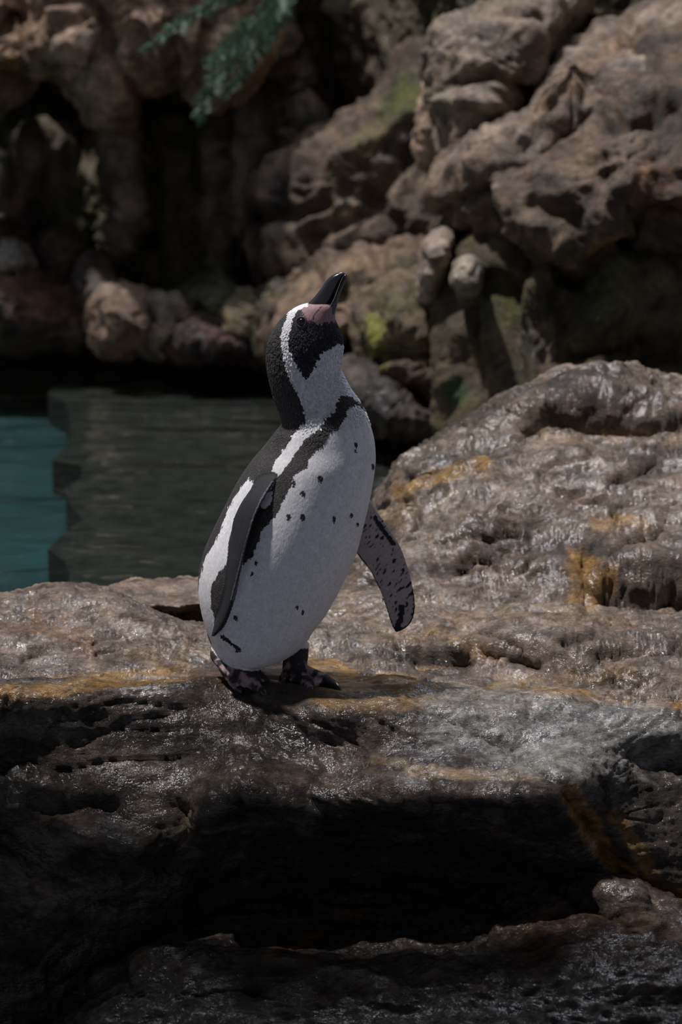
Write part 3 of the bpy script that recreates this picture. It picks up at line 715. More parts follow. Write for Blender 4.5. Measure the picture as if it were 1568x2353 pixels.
# dark slab under the right of the pool stands in for shade and reflection
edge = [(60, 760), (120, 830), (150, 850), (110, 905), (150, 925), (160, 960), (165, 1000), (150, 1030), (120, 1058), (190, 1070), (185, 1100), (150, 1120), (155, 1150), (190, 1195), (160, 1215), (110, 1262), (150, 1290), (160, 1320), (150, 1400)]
def pool_shade_slab():
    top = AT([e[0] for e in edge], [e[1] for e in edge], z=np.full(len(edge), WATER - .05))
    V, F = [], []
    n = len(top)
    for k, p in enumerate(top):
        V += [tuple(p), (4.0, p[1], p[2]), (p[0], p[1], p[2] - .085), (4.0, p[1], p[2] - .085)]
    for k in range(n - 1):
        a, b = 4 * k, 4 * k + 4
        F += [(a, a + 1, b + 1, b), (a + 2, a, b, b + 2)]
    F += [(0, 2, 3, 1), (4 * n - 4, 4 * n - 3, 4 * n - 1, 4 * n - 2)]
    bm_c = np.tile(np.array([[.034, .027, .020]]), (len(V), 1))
    o = link_mesh('shade_slab', V, F, M_CLIFF, None, bm_c, smooth_=False)
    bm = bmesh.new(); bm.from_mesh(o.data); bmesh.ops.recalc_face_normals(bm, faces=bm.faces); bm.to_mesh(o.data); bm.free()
    tag(o, 'dark slab standing in for shade under the pool water beside the teal floor', 'rock')
pool_shade_slab()

# ------------------------------------------------------------------ fern
def leaf_material():
    m, nt, out = nodes('fern_leaf')
    L = nt.links.new
    b = N(nt, 'ShaderNodeBsdfPrincipled', i_Roughness=0.5)
    n = N(nt, 'ShaderNodeTexNoise', i_Scale=9.0, i_Detail=3.0)
    r = N(nt, 'ShaderNodeValToRGB')
    r.color_ramp.elements[0].position = .3; r.color_ramp.elements[0].color = (.02, .06, .03, 1)
    r.color_ramp.elements[1].position = .72; r.color_ramp.elements[1].color = (.13, .22, .13, 1)
    tc = N(nt, 'ShaderNodeTexCoord'); L(tc.outputs['Object'], n.inputs['Vector'])
    L(n.outputs['Fac'], r.inputs[0]); L(r.outputs[0], b.inputs['Base Color'])
    b.inputs['Subsurface Weight'].default_value = 0.0
    L(b.outputs[0], out.inputs[0])
    return m
M_LEAF = leaf_material()

def spline(pts, n):
    pts = np.array(pts, float)[:, None, :]
    return cr(pts, params(pts, n))[:, 0, :]

def frond(parent, pts, Y0, Y1, width, seed):
    r = np.random.default_rng(seed)
    path = spline(AT([p[0] for p in pts], [p[1] for p in pts], Y=np.linspace(Y0, Y1, len(pts))), 60)
    V, F = [], []
    T = np.gradient(path, axis=0); T /= np.linalg.norm(T, axis=1)[:, None]
    # stem: tapering square tube
    for k in range(60):
        rad = .004 * (1 - k / 60) + .0012
        s = np.cross(T[k], (0, 1, 0)); s /= np.linalg.norm(s); q = np.cross(T[k], s)
        for dx, dy in ((1, 1), (-1, 1), (-1, -1), (1, -1)): V.append(path[k] + rad * (dx * s + dy * q))
        if k:
            b = 4 * k
            for j in range(4): F.append((b + j, b + (j + 1) % 4, b - 4 + (j + 1) % 4, b - 4 + j))
    for k in range(1, 60, 2):
        for side in (-1, 1):
            s = np.cross(T[k], (0, 1, 0)); s /= np.linalg.norm(s)
            ln = width * (0.35 + 0.65 * math.sin(math.pi * min(1, .15 + .85 * k / 60))) * r.uniform(.45, 1.35)
            d = (side * s * r.uniform(.4, 1.0) + T[k] * .75 + np.array([0, r.uniform(-.5, .3), -.25])); d /= np.linalg.norm(d)
            # pinna with small leaflets on both sides
            nl = 6
            for j in range(nl):
                p = path[k] + d * ln * (j + .5) / nl
                for s2 in (-1, 1):
                    e = np.cross(d, (0, 1, 0)); e /= np.linalg.norm(e)
                    l2 = ln * .30 * (1 - .7 * j / nl) + .004
                    tip = p + (e * s2 * .8 + d * .7) * l2 + np.array([0, r.uniform(-.004, .004), 0])
                    wv = d * l2 * .30
                    i0 = len(V)
                    V += [p - wv, p + wv, tip]
                    up = np.array([0, -.0012, 0]); V += [p + up, ]
                    F += [(i0, i0 + 3, i0 + 2), (i0 + 3, i0 + 1, i0 + 2)]
    return link_mesh('frond', V, F, M_LEAF, parent, smooth_=False)

fern = empty('hanging_fern', AT(690, -120, Y=8.0).tolist())
fern_loc = Vector(fern.location)
tag(fern, 'green feathery fern fronds hanging over the tan rock', 'plant')
for k, (pts, y0, y1, wd) in enumerate([
    ([(690, -120), (640, 10), (560, 110), (490, 190), (455, 262)], 7.9, 7.75, .068),
    ([(690, -120), (650, 20), (600, 110), (550, 180), (512, 222)], 7.9, 7.8, .042),
    ([(690, -120), (600, -40), (500, 0), (420, 50), (330, 115)], 7.9, 7.8, .042),
    ([(690, -120), (655, -20), (590, 50), (520, 110), (480, 150)], 7.9, 7.75, .06),
    ([(690, -120), (640, -60), (560, -30), (480, 10), (430, 40)], 7.9, 7.85, .04)]):
    f = frond(fern, pts, y0, y1, wd, 60 + k)
    f.location = -fern_loc
# ================================================================== the penguin
def Z1(pts): return [(540 + x / 4.356, 600 + y / 4.356) for x, y in pts]
def Z2(pts): return [(420 + x / 2.703, 1050 + y / 2.703) for x, y in pts]
def Z3(pts): return [(800 + x / 6.922, 1130 + y / 6.922) for x, y in pts]

BY = 4.08
# left outline, right outline, half depth, depth of the axis, for sections from the vent to the bill
SEC = [
    (560, 1521, 606, 1521, .030, BY), (527, 1516, 636, 1512, .062, BY), (502, 1503, 668, 1500, .083, BY), (486, 1478, 702, 1474, .098, BY), (474, 1445, 726, 1440, .107, BY),
    (463, 1405, 752, 1406, .112, BY), (456, 1360, 777, 1362, .115, BY), (458, 1312, 799, 1318, .117, BY), (470, 1264, 820, 1270, .117, BY), (490, 1218, 834, 1217, .115, BY),
    (515, 1168, 847, 1163, .111, BY), (543, 1113, 858, 1108, .105, BY), (577, 1062, 864, 1055, .098, BY), (606, 1028, 861, 1012, .089, BY), (632, 996, 851, 975, .079, BY - .004),
    (648, 972, 837, 942, .069, BY - .008), (642, 948, 823, 918, .061, BY - .012), (631, 918, 806, 894, .055, BY - .016), (622, 884, 792, 868, .051, BY - .02), (615, 850, 782, 844, .049, BY - .022),
    (613, 818, 786, 822, .048, BY - .024), (616, 788, 789, 796, .046, BY - .026), (625, 762, 787, 772, .043, BY - .028), (642, 738, 779, 753, .039, BY - .03), (664, 716, 771, 733, .034, BY - .032),
    (688, 702, 770, 717, .027, BY - .034), (706, 697, 773, 705, .020, BY - .036), (718, 694, 771, 697, .013, BY - .037)]

def tube_rows(C, H, D, nphi=40):
    ph = np.linspace(0, 2 * math.pi, nphi, endpoint=False)
    return C[:, None] + H[:, None] * np.cos(ph)[None, :, None] + D[:, None] * np.sin(ph)[None, :, None]

def closed_loft(rows):
    nr, nc, _ = rows.shape
    V = rows.reshape(-1, 3)
    V = np.concatenate([V, rows[0].mean(0)[None], rows[-1].mean(0)[None]])
    F = [tuple(q) for q in grid_faces(nr, nc, wrap=True)]
    a, b = nr * nc, nr * nc + 1
    for j in range(nc):
        k = (j + 1) % nc
        F.append((a, k, j)); F.append((b, (nr - 1) * nc + j, (nr - 1) * nc + k))
    return V, F

def body_rows(n=150):
    S = np.array(SEC, float)
    Lp = AT(S[:, 0], S[:, 1], Y=S[:, 5]); Rp = AT(S[:, 2], S[:, 3], Y=S[:, 5])
    C = (Lp + Rp) / 2; H = (Rp - Lp) / 2
    D = np.zeros_like(C); D[:, 1] = -S[:, 4]
    net = np.stack([C, H, D], 1)
    u = params(net[:, :1], n)
    f = cr(net, u)
    return f[:, 0], f[:, 1], f[:, 2]

SC, SH, SD = body_rows()

def flipper(secs, thick, n=60, nphi=28):
    S = np.array(secs, float)
    Lp = AT(S[:, 0], S[:, 1], Y=S[:, 4]); Rp = AT(S[:, 2], S[:, 3], Y=S[:, 5])
    net = np.stack([(Lp + Rp) / 2, (Rp - Lp) / 2], 1)
    f = cr(net, params(net[:, :1], n))
    C, H = f[:, 0], f[:, 1]
    T = np.gradient(C, axis=0)
    nn = np.cross(T, H); nn /= np.linalg.norm(nn, axis=1)[:, None]
    th = np.interp(np.linspace(0, 1, n), np.linspace(0, 1, len(thick)), thick)
    return tube_rows(C, H, nn * th[:, None], nphi)

NEAR = flipper([(604, 1078, 646, 1076, 4.035, 4.015), (590, 1106, 634, 1100, 4.02, 3.992), (572, 1132, 619, 1124, 4.012, 3.982), (553, 1160, 604, 1150, 4.008, 3.972), (537, 1196, 586, 1188, 4.008, 3.966), (531, 1236, 571, 1236, 4.006, 3.962),
                (527, 1276, 558, 1286, 4.004, 3.962), (519, 1320, 547, 1334, 4.004, 3.965), (510, 1366, 536, 1378, 4.005, 3.970), (500, 1412, 521, 1420, 4.006, 3.978), (490, 1446, 508, 1446, 4.006, 3.986), (486, 1463, 494, 1462, 4.004, 3.996)],
               [.004, .005, .0055, .0055, .005, .005, .005, .0048, .0045, .004, .0038, .0025])
FAR = flipper([(800, 1130, 846, 1140, 4.12, 4.12), (790, 1175, 868, 1176, 4.125, 4.125), (796, 1220, 899, 1220, 4.125, 4.125), (810, 1256, 920, 1254, 4.12, 4.12), (829, 1285, 932, 1284, 4.115, 4.115), (848, 1308, 941, 1312, 4.11, 4.11),
               (864, 1338, 949, 1345, 4.105, 4.105), (878, 1368, 954, 1376, 4.10, 4.10), (888, 1400, 955, 1400, 4.095, 4.095), (896, 1426, 949, 1424, 4.09, 4.09), (903, 1443, 938, 1440, 4.088, 4.088), (909, 1453, 922, 1450, 4.086, 4.086)],
              [.016, .015, .012, .010, .0085, .007, .0065, .006, .0055, .005, .004, .0025])

def limb(pts, n=26, nphi=16):
    """pts: px, py, Y, radius across, radius up"""
    S = np.array(pts, float)
    P = AT(S[:, 0], S[:, 1], Y=S[:, 2])
    net = np.concatenate([P, S[:, 3:5]], 1)[:, None, :]
    f = cr(net, params(net[:, :, :3], n))[:, 0]
    C = f[:, :3]; T = np.gradient(C, axis=0); T /= np.linalg.norm(T, axis=1)[:, None]
    a = np.cross(T, (0, 0, 1.0)); la = np.linalg.norm(a, axis=1)[:, None]
    a = np.where(la > .2, a / np.maximum(la, 1e-6), np.array([1.0, 0, 0]))
    b = np.cross(a, T)
    return tube_rows(C, a * f[:, 3:4], b * f[:, 4:5], nphi)

LEGS = [
    limb([(545, 1440, 4.07, .035, .035), (524, 1480, 4.06, .026, .024), (512, 1505, 4.047, .020, .016), (522, 1522, 4.035, .019, .012)]),
    limb([(503, 1500, 4.048, .011, .012), (520, 1540, 4.022, .0095, .010), (536, 1565, 4.008, .009, .0085), (549, 1583, 4.0, .0065, .006)]),
    limb([(526, 1500, 4.043, .012, .013), (552, 1540, 4.016, .0105, .011), (580, 1570, 4.0, .010, .009), (604, 1591, 3.988, .007, .006)]),
    limb([(550, 1506, 4.05, .011, .012), (580, 1540, 4.035, .010, .009), (604, 1562, 4.025, .009, .008), (622, 1577, 4.018, .0065, .006)]),
    limb([(518, 1515, 4.035, .022, .007), (545, 1552, 4.012, .017, .0045), (572, 1575, 4.0, .013, .004)]),
    limb([(545, 1515, 4.04, .022, .007), (575, 1548, 4.018, .019, .0045), (600, 1570, 4.01, .013, .004)]),
    limb([(680, 1425, 4.10, .030, .030), (684, 1470, 4.097, .0185, .022), (680, 1510, 4.09, .0195, .0195), (676, 1545, 4.078, .019, .018), (676, 1562, 4.066, .017, .012)]),
    limb([(682, 1538, 4.08, .013, .014), (715, 1550, 4.068, .011, .011), (745, 1562, 4.05, .010, .010), (774, 1579, 4.025, .007, .0065)]),
    limb([(674, 1548, 4.072, .013, .013), (694, 1560, 4.05, .011, .011), (708, 1572, 4.028, .010, .010), (715, 1587, 4.005, .0068, .006)]),
    limb([(664, 1550, 4.07, .012, .012), (654, 1560, 4.065, .010, .009), (646, 1568, 4.058, .0065, .006)]),
    limb([(575, 1470, 4.14, .04, .025), (560, 1500, 4.185, .028, .012), (545, 1528, 4.225, .016, .006), (536, 1541, 4.245, .006, .004)]),
    limb([(685, 1556, 4.062, .022, .006), (712, 1565, 4.045, .020, .0045), (732, 1574, 4.03, .014, .004)]),
]

def union_mesh(parts, voxel):
    V, F = [], []
    for rows in parts:
        v, f = closed_loft(rows)
        off = len(V)
        V += [tuple(p) for p in v]; F += [tuple(i + off for i in q) for q in f]
    me = bpy.data.meshes.new('body')
    me.from_pydata(V, [], F); me.update()
    bm = bmesh.new(); bm.from_mesh(me); bmesh.ops.recalc_face_normals(bm, faces=bm.faces); bm.to_mesh(me); bm.free()
    tmp = bpy.data.objects.new('body_source', me); col.objects.link(tmp)
    md = tmp.modifiers.new('r', 'REMESH'); md.mode = 'VOXEL'; md.voxel_size = voxel
    ms = tmp.modifiers.new('s', 'SMOOTH'); ms.factor = .5; ms.iterations = 5
    dg = bpy.context.evaluated_depsgraph_get()
    out = bpy.data.meshes.new_from_object(tmp.evaluated_get(dg))
    bpy.data.objects.remove(tmp); bpy.data.meshes.remove(me)
    return out

parts = [tube_rows(SC, SH, SD, 64), NEAR, FAR] + LEGS
bme = union_mesh(parts, .0019)
nv = len(bme.vertices)
BV = np.empty(nv * 3, np.float32); bme.vertices.foreach_get('co', BV); BV = BV.reshape(-1, 3).astype(float)
BN = np.empty(nv * 3, np.float32); bme.vertices.foreach_get('normal', BN); BN = BN.reshape(-1, 3).astype(float)

# nearest axis section of each vertex
def nearest_section(P):
    best = np.full(len(P), 1e9); idx = np.zeros(len(P), int)
    for k in range(len(SC)):
        d = ((P - SC[k]) ** 2 * np.array([1, .25, 1])).sum(1)
        m = d < best
        best[m] = d[m]; idx[m] = k
    return idx
sec = nearest_section(BV)

def part_dist(rows, P):
    v, f = closed_loft(rows)
    t = BVHTree.FromPolygons([tuple(p) for p in v], f)
    return np.array([(t.find_nearest(Vector(p), .03)[3] if t.find_nearest(Vector(p), .03)[3] is not None else 1.0) for p in P])

bpx, bpy_ = PROJ(BV)
cand = np.where((bpx < 660) & (bpy_ > 1070) & (bpy_ < 1480) & (BV[:, 1] < 4.045))[0]
near_f = np.zeros(nv, bool); near_f[cand] = part_dist(NEAR, BV[cand]) < .0022
cand = np.where((bpx > 800) & (bpy_ > 1125) & (BV[:, 1] > 4.05))[0]
far_f = np.zeros(nv, bool); far_f[cand] = part_dist(FAR, BV[cand]) < .0022
body_d = np.ones(nv)
legs = np.zeros(nv, bool)
cand = np.where(bpy_ > 1490)[0]
bd = part_dist(parts[0], BV[cand])
legs[cand] = bd > .003

# plumage pattern, looked up in outline polygons; the far side mirrors the near side about the bird's own midline
WHITE = np.array([.76, .76, .80]); BACK = np.array([.040, .037, .038]); BLACK = np.array([.016, .016, .020]); PINK = np.array([.30, .19, .21])
brow = Z1([(735, 405), (660, 418), (600, 445), (550, 505), (512, 590), (478, 660), (461, 740), (474, 830), (486, 920), (508, 1000), (505, 1080), (540, 1150), (570, 1220), (600, 1270), (640, 1330), (720, 1300), (720, 1200), (700, 1190), (660, 1080), (625, 1020), (590, 960), (558, 900), (545, 810), (550, 720), (575, 650), (590, 570), (628, 500), (680, 462), (735, 445)])
collar = Z1([(600, 1270), (690, 1200), (750, 1140), (800, 1050), (850, 950), (880, 880), (960, 850), (1020, 825), (1180, 790), (1180, 1000), (1150, 1150), (1250, 1300), (1330, 1390), (1240, 1410), (1160, 1350), (1080, 1320), (1030, 1360), (1000, 1420), (960, 1520), (890, 1580), (870, 1660), (780, 1740), (700, 1790), (640, 1880), (590, 1950), (540, 2020), (490, 2090), (430, 2170), (380, 2250), (330, 2300), (300, 2240), (325, 2170), (400, 2010), (480, 1900), (560, 1770), (620, 1690), (700, 1600), (690, 1500), (660, 1420), (640, 1330)])
belly = Z1([(1330, 1520), (1250, 1440), (1180, 1420), (1110, 1470), (1090, 1560), (1020, 1660), (940, 1730), (900, 1830), (800, 1910), (740, 1980), (720, 2060), (640, 2110), (600, 2150)]) \
    + Z2([(690, 110), (670, 190), (625, 260), (590, 340), (545, 395), (490, 450), (460, 560), (425, 620), (385, 650), (330, 700), (150, 1090), (170, 1130), (170, 1330), (500, 1340), (900, 1330), (1300, 900), (1320, 200), (1300, -160)])
flank = Z2([(415, 120), (455, 185), (380, 260), (320, 400), (310, 560), (290, 680), (240, 800), (220, 960), (190, 1120), (120, 1090), (80, 900), (110, 720), (140, 620), (215, 500), (280, 330), (340, 220)])
flank_dark = Z2([(300, 640), (225, 715), (180, 800), (180, 930), (200, 1010), (260, 960)])
patch = Z2([(565, 200), (555, 290), (500, 325), (480, 300), (520, 230)])
pink = Z1([(745, 408), (655, 428), (640, 480), (690, 520), (725, 580), (780, 600), (830, 622), (930, 610), (1030, 600), (1060, 430), (900, 400)])
chin_white = Z1([(850, 1000), (880, 880), (960, 840), (1120, 790), (1120, 860), (960, 900), (900, 960)])
SPOTS = [(x, y, r / 2.703) for (x, y, r) in []] + [(420 + x / 2.703, 1050 + y / 2.703, r / 2.703) for x, y, r in
    [(690, 165, 14), (858, 132, 17), (748, 226, 16), (630, 245, 12), (660, 372, 15), (748, 374, 19), (942, 386, 12), (1050, 360, 11), (1088, 418, 10), (712, 935, 11), (748, 962, 9), (330, 1000, 12), (432, 722, 9), (1183, 55, 11), (430, 600, 12), (455, 655, 8)]] + [(540 + 1215 / 4.356, 600 + 1840 / 4.356, 4.2), (540 + 1205 / 4.356, 600 + 1892 / 4.356, 2.6), (540 + 1380 / 4.356, 600 + 2060 / 4.356, 3)]

def lookup(px, py, P):
    e1 = 3.4 * perlin(P * 210) + 3.2 * perlin(P * 90); e2 = 4.2 * perlin(P * 210 + 70) + 3.2 * perlin(P * 90 + 70)
    x, y = px + e1, py + e2
    c = np.tile(BACK, (len(P), 1))
    head = (y < 990 - (x - 650) * .15)
    c[head] = BACK * .95
    face = inside(x, y, Z1([(640, 420), (600, 560), (560, 680), (545, 810), (560, 920), (640, 1040), (700, 1200), (780, 1150), (880, 900), (1200, 800), (1200, 600), (900, 560)]))
    c[face] = BLACK * np.array([1, 1, 1.25])
    c[inside(x, y, pink)] = PINK
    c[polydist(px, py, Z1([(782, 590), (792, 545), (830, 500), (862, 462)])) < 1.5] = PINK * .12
    c[np.hypot(px - 693, py - 741) < 15] = PINK * .32
    for p in (brow, collar, belly, flank, patch): c[inside(x, y, p)] = WHITE
    c[inside(x, y, flank_dark)] = BACK
    c[polydist(x, y, [(513, 1462), (530, 1477), (550, 1492)]) < 4] = BLACK
    for sx, sy, r in SPOTS:
        c[np.hypot((px - sx) * 1.15 - (py - sy) * .25, (py - sy) * .85) + e1 * .35 < r] = BLACK * 1.3
    return c

facing = np.interp(np.arange(len(SC)) / len(SC), [0, .55, .75, 1], [42, 42, 22, 10])
fa = np.radians(facing)[sec]
off = BV - SC[sec]
fx, fy = np.cos(fa), -np.sin(fa)
along = off[:, 0] * fx + off[:, 1] * fy
across = -off[:, 0] * fy + off[:, 1] * fx          # >0: far side of the midline
# vertices facing away from the camera are mirrored on to the side that is seen
hidden = (BN[:, 1] > 0.12) & ~near_f & ~far_f & ~legs
mir = BV.copy()
m = hidden & (across > 0)
mx = along * fx + across * fy; my = along * fy - across * fx
mir[m, 0] = SC[sec][m, 0] + mx[m]; mir[m, 1] = SC[sec][m, 1] + my[m]
mpx, mpy = PROJ(mir)
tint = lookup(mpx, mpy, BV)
still = hidden & ((across <= 0) | (along < -.02))
tint[still] = BACK
# far flipper: mottled pale under side, dark rim, dark back
x, y = bpx, bpy_
pf = np.tile(np.array([.40, .345, .35]), (nv, 1))
dk = BLACK * 1.2
e = 3 * perlin(BV * 160)
bar = polydist(x + e, y, Z3([(430, 410), (520, 560), (620, 700), (720, 820)])) < 5.5
rim = polydist(x + e * .6, y, Z3([(1062, 1560), (1080, 1800), (1040, 2030), (960, 2150), (770, 2250), (690, 2150), (600, 1900), (520, 1650), (430, 1440), (280, 1180), (100, 960)])) < 5.0
tip = polydist(x + 2 * e, y, Z3([(850, 1850), (840, 2000), (800, 2180)])) < 7
mot = perlin(np.stack([x * .16 + y * .09, y * .075, 0 * x + 3.3], -1)) > .40
mot &= polydist(x, y, Z3([(420, 600), (620, 1100), (800, 1500), (900, 1800)])) < 34
k_ = bar | rim | tip | mot
pf[k_] = dk
pf[BN[:, 1] > .1] = BACK
tint[far_f] = pf[far_f]
# near flipper: slate outer face, pale leading line
nf = np.tile(np.array([.026, .028, .033]), (nv, 1))
lead = polydist(x, y, [(627, 1109), (603, 1148), (586, 1186), (571, 1236), (558, 1284), (546, 1332), (534, 1376)])
nf[(lead < 4.5) & (lead > 1.2)] = (.15, .155, .175)
tint[near_f] = nf[near_f]
# legs and feet: black skin with pink grey mottling
lf = np.tile(np.array([.034, .028, .033]), (nv, 1))
q = fbm(BV * 70, 3)
pk = smooth(.0, .28, q + .02)
lf = lf * (1 - pk[:, None]) + np.array([.36, .27, .29]) * pk[:, None]
tint[legs] = lf[legs]
# grain
tint *= (1 + .22 * perlin(BV * 300) + .10 * perlin(BV * 90))[:, None]
flk = (tint.max(1) < .1) & ~near_f & ~far_f & ~legs
tint[flk] += (np.clip(perlin(BV[flk] * np.array([420, 420, 260])), 0, 1) * .07)[:, None] * np.array([1, .95, .9])

def plumage_material():
    m, nt, out = nodes('penguin_plumage')
    L = nt.links.new
    b = N(nt, 'ShaderNodeBsdfPrincipled', i_Roughness=0.7)
    at = N(nt, 'ShaderNodeAttribute', attribute_name='tint')
    L(at.outputs['Color'], b.inputs['Base Color'])
    tc = N(nt, 'ShaderNodeTexCoord')
    mp = N(nt, 'ShaderNodeMapping'); mp.inputs['Scale'].default_value = (1, 1, .35); mp.inputs['Rotation'].default_value = (0, math.radians(18), 0)
    L(tc.outputs['Object'], mp.inputs['Vector'])
    n = N(nt, 'ShaderNodeTexNoise', i_Scale=420.0, i_Detail=3.0)
    L(mp.outputs[0], n.inputs['Vector'])
    bu = N(nt, 'ShaderNodeBump', i_Strength=0.45, i_Distance=0.0012)
    L(n.outputs['Fac'], bu.inputs['Height']); L(bu.outputs[0], b.inputs['Normal'])
    b.inputs['Specular IOR Level'].default_value = .25
    L(b.outputs[0], out.inputs[0])
    return m
M_PLUME = plumage_material()

base = AT(640, 1585, z=0.0)
penguin = empty('penguin', base.tolist())
tag(penguin, 'black and white penguin standing on the wet ledge, beak raised', 'penguin')
POFF = Vector((-base[0], -base[1], -base[2]))
bme.name = 'body'
bme.materials.clear(); bme.materials.append(M_PLUME)
bme.polygons.foreach_set('use_smooth', np.ones(len(bme.polygons), bool))
a = bme.color_attributes.new('tint', 'FLOAT_COLOR', 'POINT')
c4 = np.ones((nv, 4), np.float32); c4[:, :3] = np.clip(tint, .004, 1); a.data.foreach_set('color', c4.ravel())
body = bpy.data.objects.new('body', bme); col.objects.link(body)
body.parent = penguin; body.location = POFF

# overlapping contour feathers
def feathers():
    r = np.random.default_rng(11)
    ok = np.where(~legs & ~far_f & ~near_f & (bpy_ < 1500) & (bpy_ > 712))[0]
    # keep bare skin at the bill clear
    ok = ok[~(inside(bpx[ok], bpy_[ok], pink))]
    eye = np.hypot(bpx - 693, bpy_ - 740) < 15
    ok = ok[~eye[ok]]
    # the sleek white breast shows no separate feathers
    fade = smooth(930, 1010, bpy_[ok] + .15 * (bpx[ok] - 700))
    sleek = (tint[ok].max(1) > .3) & (r.random(len(ok)) < fade)
    ok = ok[~sleek]
    pick = r.choice(ok, min(48000, len(ok)), replace=False)
    P = BV[pick]; n = BN[pick]; k = sec[pick]
    T = np.gradient(SC, axis=0); T /= np.linalg.norm(T, axis=1)[:, None]
    d = -T[k] + r.normal(0, .16, (len(pick), 3))
    d -= n * (d * n).sum(1)[:, None]; d /= np.linalg.norm(d, axis=1)[:, None]
    s = np.cross(n, d)
    neck = smooth(1060, 930, bpy_[pick]) * smooth(735, 800, bpy_[pick])
    ln = (.0036 + .0020 * neck) * r.uniform(.7, 1.3, len(pick))
    wd = ln * .30
    lift = (.0002 + .0012 * neck) * r.uniform(.3, 1.4, len(pick))
    A = P - n * .0008
    Bl = P + d * (ln * .55)[:, None] + s * wd[:, None] + n * (lift * .6)[:, None]
    Br = P + d * (ln * .55)[:, None] - s * wd[:, None] + n * (lift * .6)[:, None]
    Tp = P + d * ln[:, None] + n * lift[:, None]
    Md = P + d * (ln * .5)[:, None] + n * (lift * .6 + .0003)[:, None]
    V = np.stack([A, Bl, Tp, Br, Md], 1).reshape(-1, 3)
    b = np.arange(len(pick)) * 5
    F = np.concatenate([np.stack([b, b + 4, b + 1], 1), np.stack([b + 1, b + 4, b + 2], 1), np.stack([b + 2, b + 4, b + 3], 1), np.stack([b + 3, b + 4, b], 1)])
    F = F[:, ::-1].copy()
    t = tint[pick] * r.uniform(.82, 1.12, len(pick))[:, None]
    t = np.repeat(t, 5, axis=0)
    o = link_mesh('plumage', V, F, M_PLUME, penguin, t)
    o.location = POFF
    tag(o, 'short overlapping contour feathers', kind='stuff')
feathers()

bvh = BVHTree.FromPolygons([tuple(p) for p in BV], [tuple(p.vertices) for p in bme.polygons])
def hit(px, py):
    o = Vector((0, 0, CAMH)); q = Vector(AT(px, py, Y=4.0).tolist())
    loc, nor, _, _ = bvh.ray_cast(o, (q - o).normalized())
    return loc, nor

def simple(name, color, rough, coat=0.0, spec=.5):
    m, nt, out = nodes(name)
    b = N(nt, 'ShaderNodeBsdfPrincipled', i_Roughness=rough)
    n = N(nt, 'ShaderNodeTexNoise', i_Scale=180.0, i_Detail=3.0)
    r = N(nt, 'ShaderNodeValToRGB')
    r.color_ramp.elements[0].color = tuple(.6 * v for v in color) + (1,); r.color_ramp.elements[1].color = tuple(1.4 * v for v in color) + (1,)
    tc = N(nt, 'ShaderNodeTexCoord'); nt.links.new(tc.outputs['Object'], n.inputs['Vector'])
    nt.links.new(n.outputs['Fac'], r.inputs[0]); nt.links.new(r.outputs[0], b.inputs['Base Color'])
    b.inputs['Coat Weight'].default_value = coat; b.inputs['Coat Roughness'].default_value = .08
    bu = N(nt, 'ShaderNodeBump', i_Strength=.25, i_Distance=.001); nt.links.new(n.outputs['Fac'], bu.inputs['Height']); nt.links.new(bu.outputs[0], b.inputs['Normal'])
    nt.links.new(b.outputs[0], out.inputs[0])
    return m
M_BILL = simple('bill_horn', (.022, .022, .030), .28, .6)
M_EYE = simple('eye_dark', (.008, .006, .006), .12, .3)
M_LID = simple('eye_ring', (.03, .025, .028), .6)
M_CLAW = simple('claw_horn', (.02, .02, .022), .3, .4)
M_BAND = simple('bill_band', (.12, .12, .13), .4, .3)

# bill: upper and lower mandible
def mandible(name, secs, mat, parent):
    S = np.array(secs, float)
    Y = BY - .037
    Lp = AT(S[:, 0], S[:, 1], Y=Y + 0 * S[:, 0]); Rp = AT(S[:, 2], S[:, 3], Y=Y + 0 * S[:, 0])
    C = (Lp + Rp) / 2; H = (Rp - Lp) / 2; D = np.zeros_like(C); D[:, 1] = -S[:, 4]
    net = np.stack([C, H, D], 1)
    f = cr(net, params(net[:, :1], 40))
    V, F = closed_loft(tube_rows(f[:, 0], f[:, 1], f[:, 2], 28))
    o = link_mesh(name, V, F, mat, parent)
    bm = bmesh.new(); bm.from_mesh(o.data); bmesh.ops.recalc_face_normals(bm, faces=bm.faces); bm.to_mesh(o.data); bm.free()
    return o
up = mandible('upper_bill', [(700, 702, 738, 724, .014), (709, 696, 752, 708, .0145), (721, 684, 760, 694, .0135), (735, 667, 767, 680, .012), (745, 653, 774, 664, .0105), (753, 642, 780, 650, .009), (763, 633, 786, 638, .0075), (773, 628, 791, 631, .0055), (782, 625.5, 793, 628, .0035), (787, 625, 792, 628, .0015)], M_BILL, penguin)
lo = mandible('lower_bill', [(738, 726, 770, 722, .013), (752, 708, 775, 702, .0125), (759, 694, 778, 688, .0115), (766, 681, 783, 672, .010), (773, 666, 789, 660, .0085), (779, 652, 794, 648, .007), (786, 640, 797, 637, .005), (791, 631, 797, 631, .003)], M_BILL, penguin)
ban = mandible('bill_seam', [(752, 709, 758, 710, .0152), (761, 694, 766, 695, .0140), (768, 679, 773, 680, .0124), (775, 662, 779, 663, .0108), (781, 648, 784, 649, .0092), (786, 638, 788, 639, .0074), (790, 631, 791, 632, .004)], M_BAND, penguin)
for o in (up, lo, ban): o.location = POFF
tag(up, 'glossy black hooked upper bill'); tag(lo, 'black lower bill'); tag(ban, 'pale line where the bill halves meet')
ban.parent = lo; ban.location = (0, 0, 0)

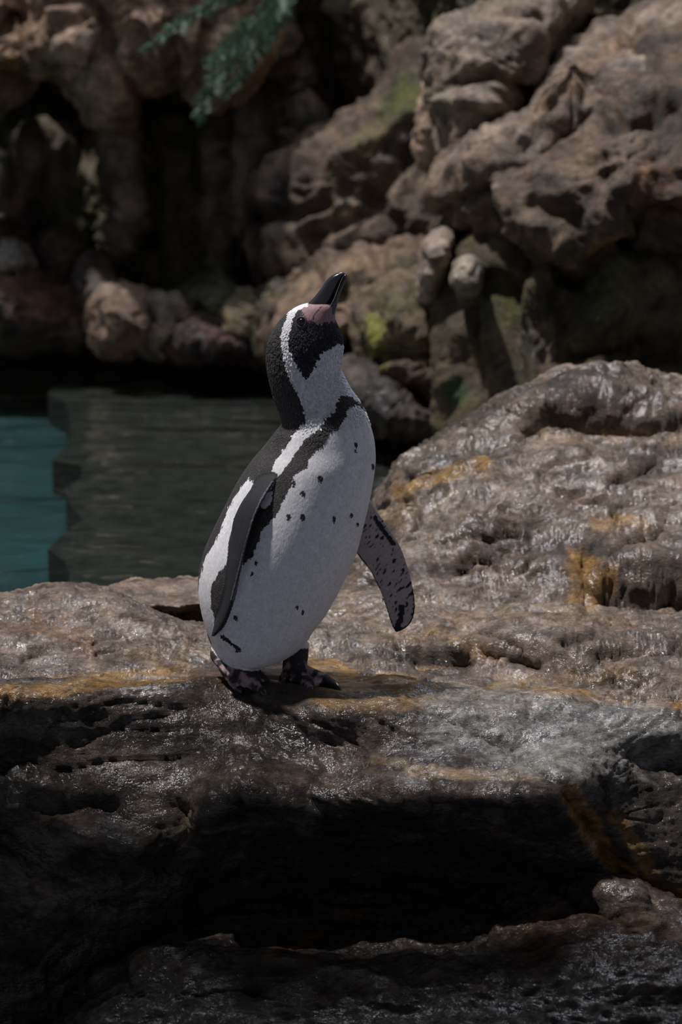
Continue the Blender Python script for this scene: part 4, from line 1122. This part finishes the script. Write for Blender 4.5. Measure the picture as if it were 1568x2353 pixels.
def uv_ball(center, r, axis, squash, seg=20, ring=12):
    ax = Vector(axis).normalized(); q = ax.to_track_quat('Z', 'Y').to_matrix()
    V, F = [], []
    rows = []
    for i in range(ring + 1):
        th = math.pi * (i + .02) / (ring + .04)
        rows.append([Vector(center) + q @ Vector((r * math.sin(th) * math.cos(2 * math.pi * j / seg), r * math.sin(th) * math.sin(2 * math.pi * j / seg), r * squash * math.cos(th))) for j in range(seg)])
    return np.array([[tuple(p) for p in row] for row in rows])

def rows_obj(name, rows, mat, parent, local=POFF):
    V, F = closed_loft(rows)
    o = link_mesh(name, V, F, mat, parent)
    bm = bmesh.new(); bm.from_mesh(o.data); bmesh.ops.recalc_face_normals(bm, faces=bm.faces); bm.to_mesh(o.data); bm.free()
    o.location = local
    return o

def torus_rows(center, R, r, axis, seg=28, tube=10):
    ax = Vector(axis).normalized(); q = ax.to_track_quat('Z', 'Y').to_matrix()
    V, F = [], []
    for i in range(seg):
        a_ = 2 * math.pi * i / seg
        for j in range(tube):
            b_ = 2 * math.pi * j / tube
            V.append(tuple(Vector(center) + q @ Vector(((R + r * math.cos(b_)) * math.cos(a_), (R + r * math.cos(b_)) * math.sin(a_), .7 * r * math.sin(b_)))))
    for i in range(seg):
        for j in range(tube):
            F.append((i * tube + j, ((i + 1) % seg) * tube + j, ((i + 1) % seg) * tube + (j + 1) % tube, i * tube + (j + 1) % tube))
    return V, F

loc, nor = hit(692.5, 740)
for side in (0, 1):
    c_, n_ = Vector(loc), Vector(nor)
    if side:      # the other eye, mirrored about the head's midline
        yc = BY - .03; c_ = Vector((loc.x, 2 * yc - loc.y, loc.z)); n_ = Vector((nor.x, -nor.y, nor.z))
    e_ = rows_obj('eye', uv_ball(c_ - n_ * .003, .0072, n_, .85), M_EYE, penguin)
    V, F = torus_rows(c_ + n_ * .0002, 0.0074, .0014, n_)
    ring = link_mesh('eye_ring', V, F, M_LID, e_)

for pts in ([(547, 1580, 4.0), (552, 1588, 3.996), (556, 1593, 3.993)], [(603, 1588, 3.988), (609, 1597, 3.984), (612, 1603, 3.981)], [(621, 1574, 4.018), (627, 1582, 4.014), (630, 1588, 4.01)],
            [(772, 1575, 4.025), (779, 1582, 4.016), (783, 1590, 4.008)], [(714, 1584, 4.005), (717, 1593, 3.996), (718, 1600, 3.99)], [(648, 1565, 4.058), (643, 1570, 4.052), (640, 1575, 4.047)]):
    rows_obj('claw', limb([(p[0], p[1], p[2], rr, rr) for p, rr in zip(pts, (.0055, .0042, .0008))], 12, 10), M_CLAW, penguin)
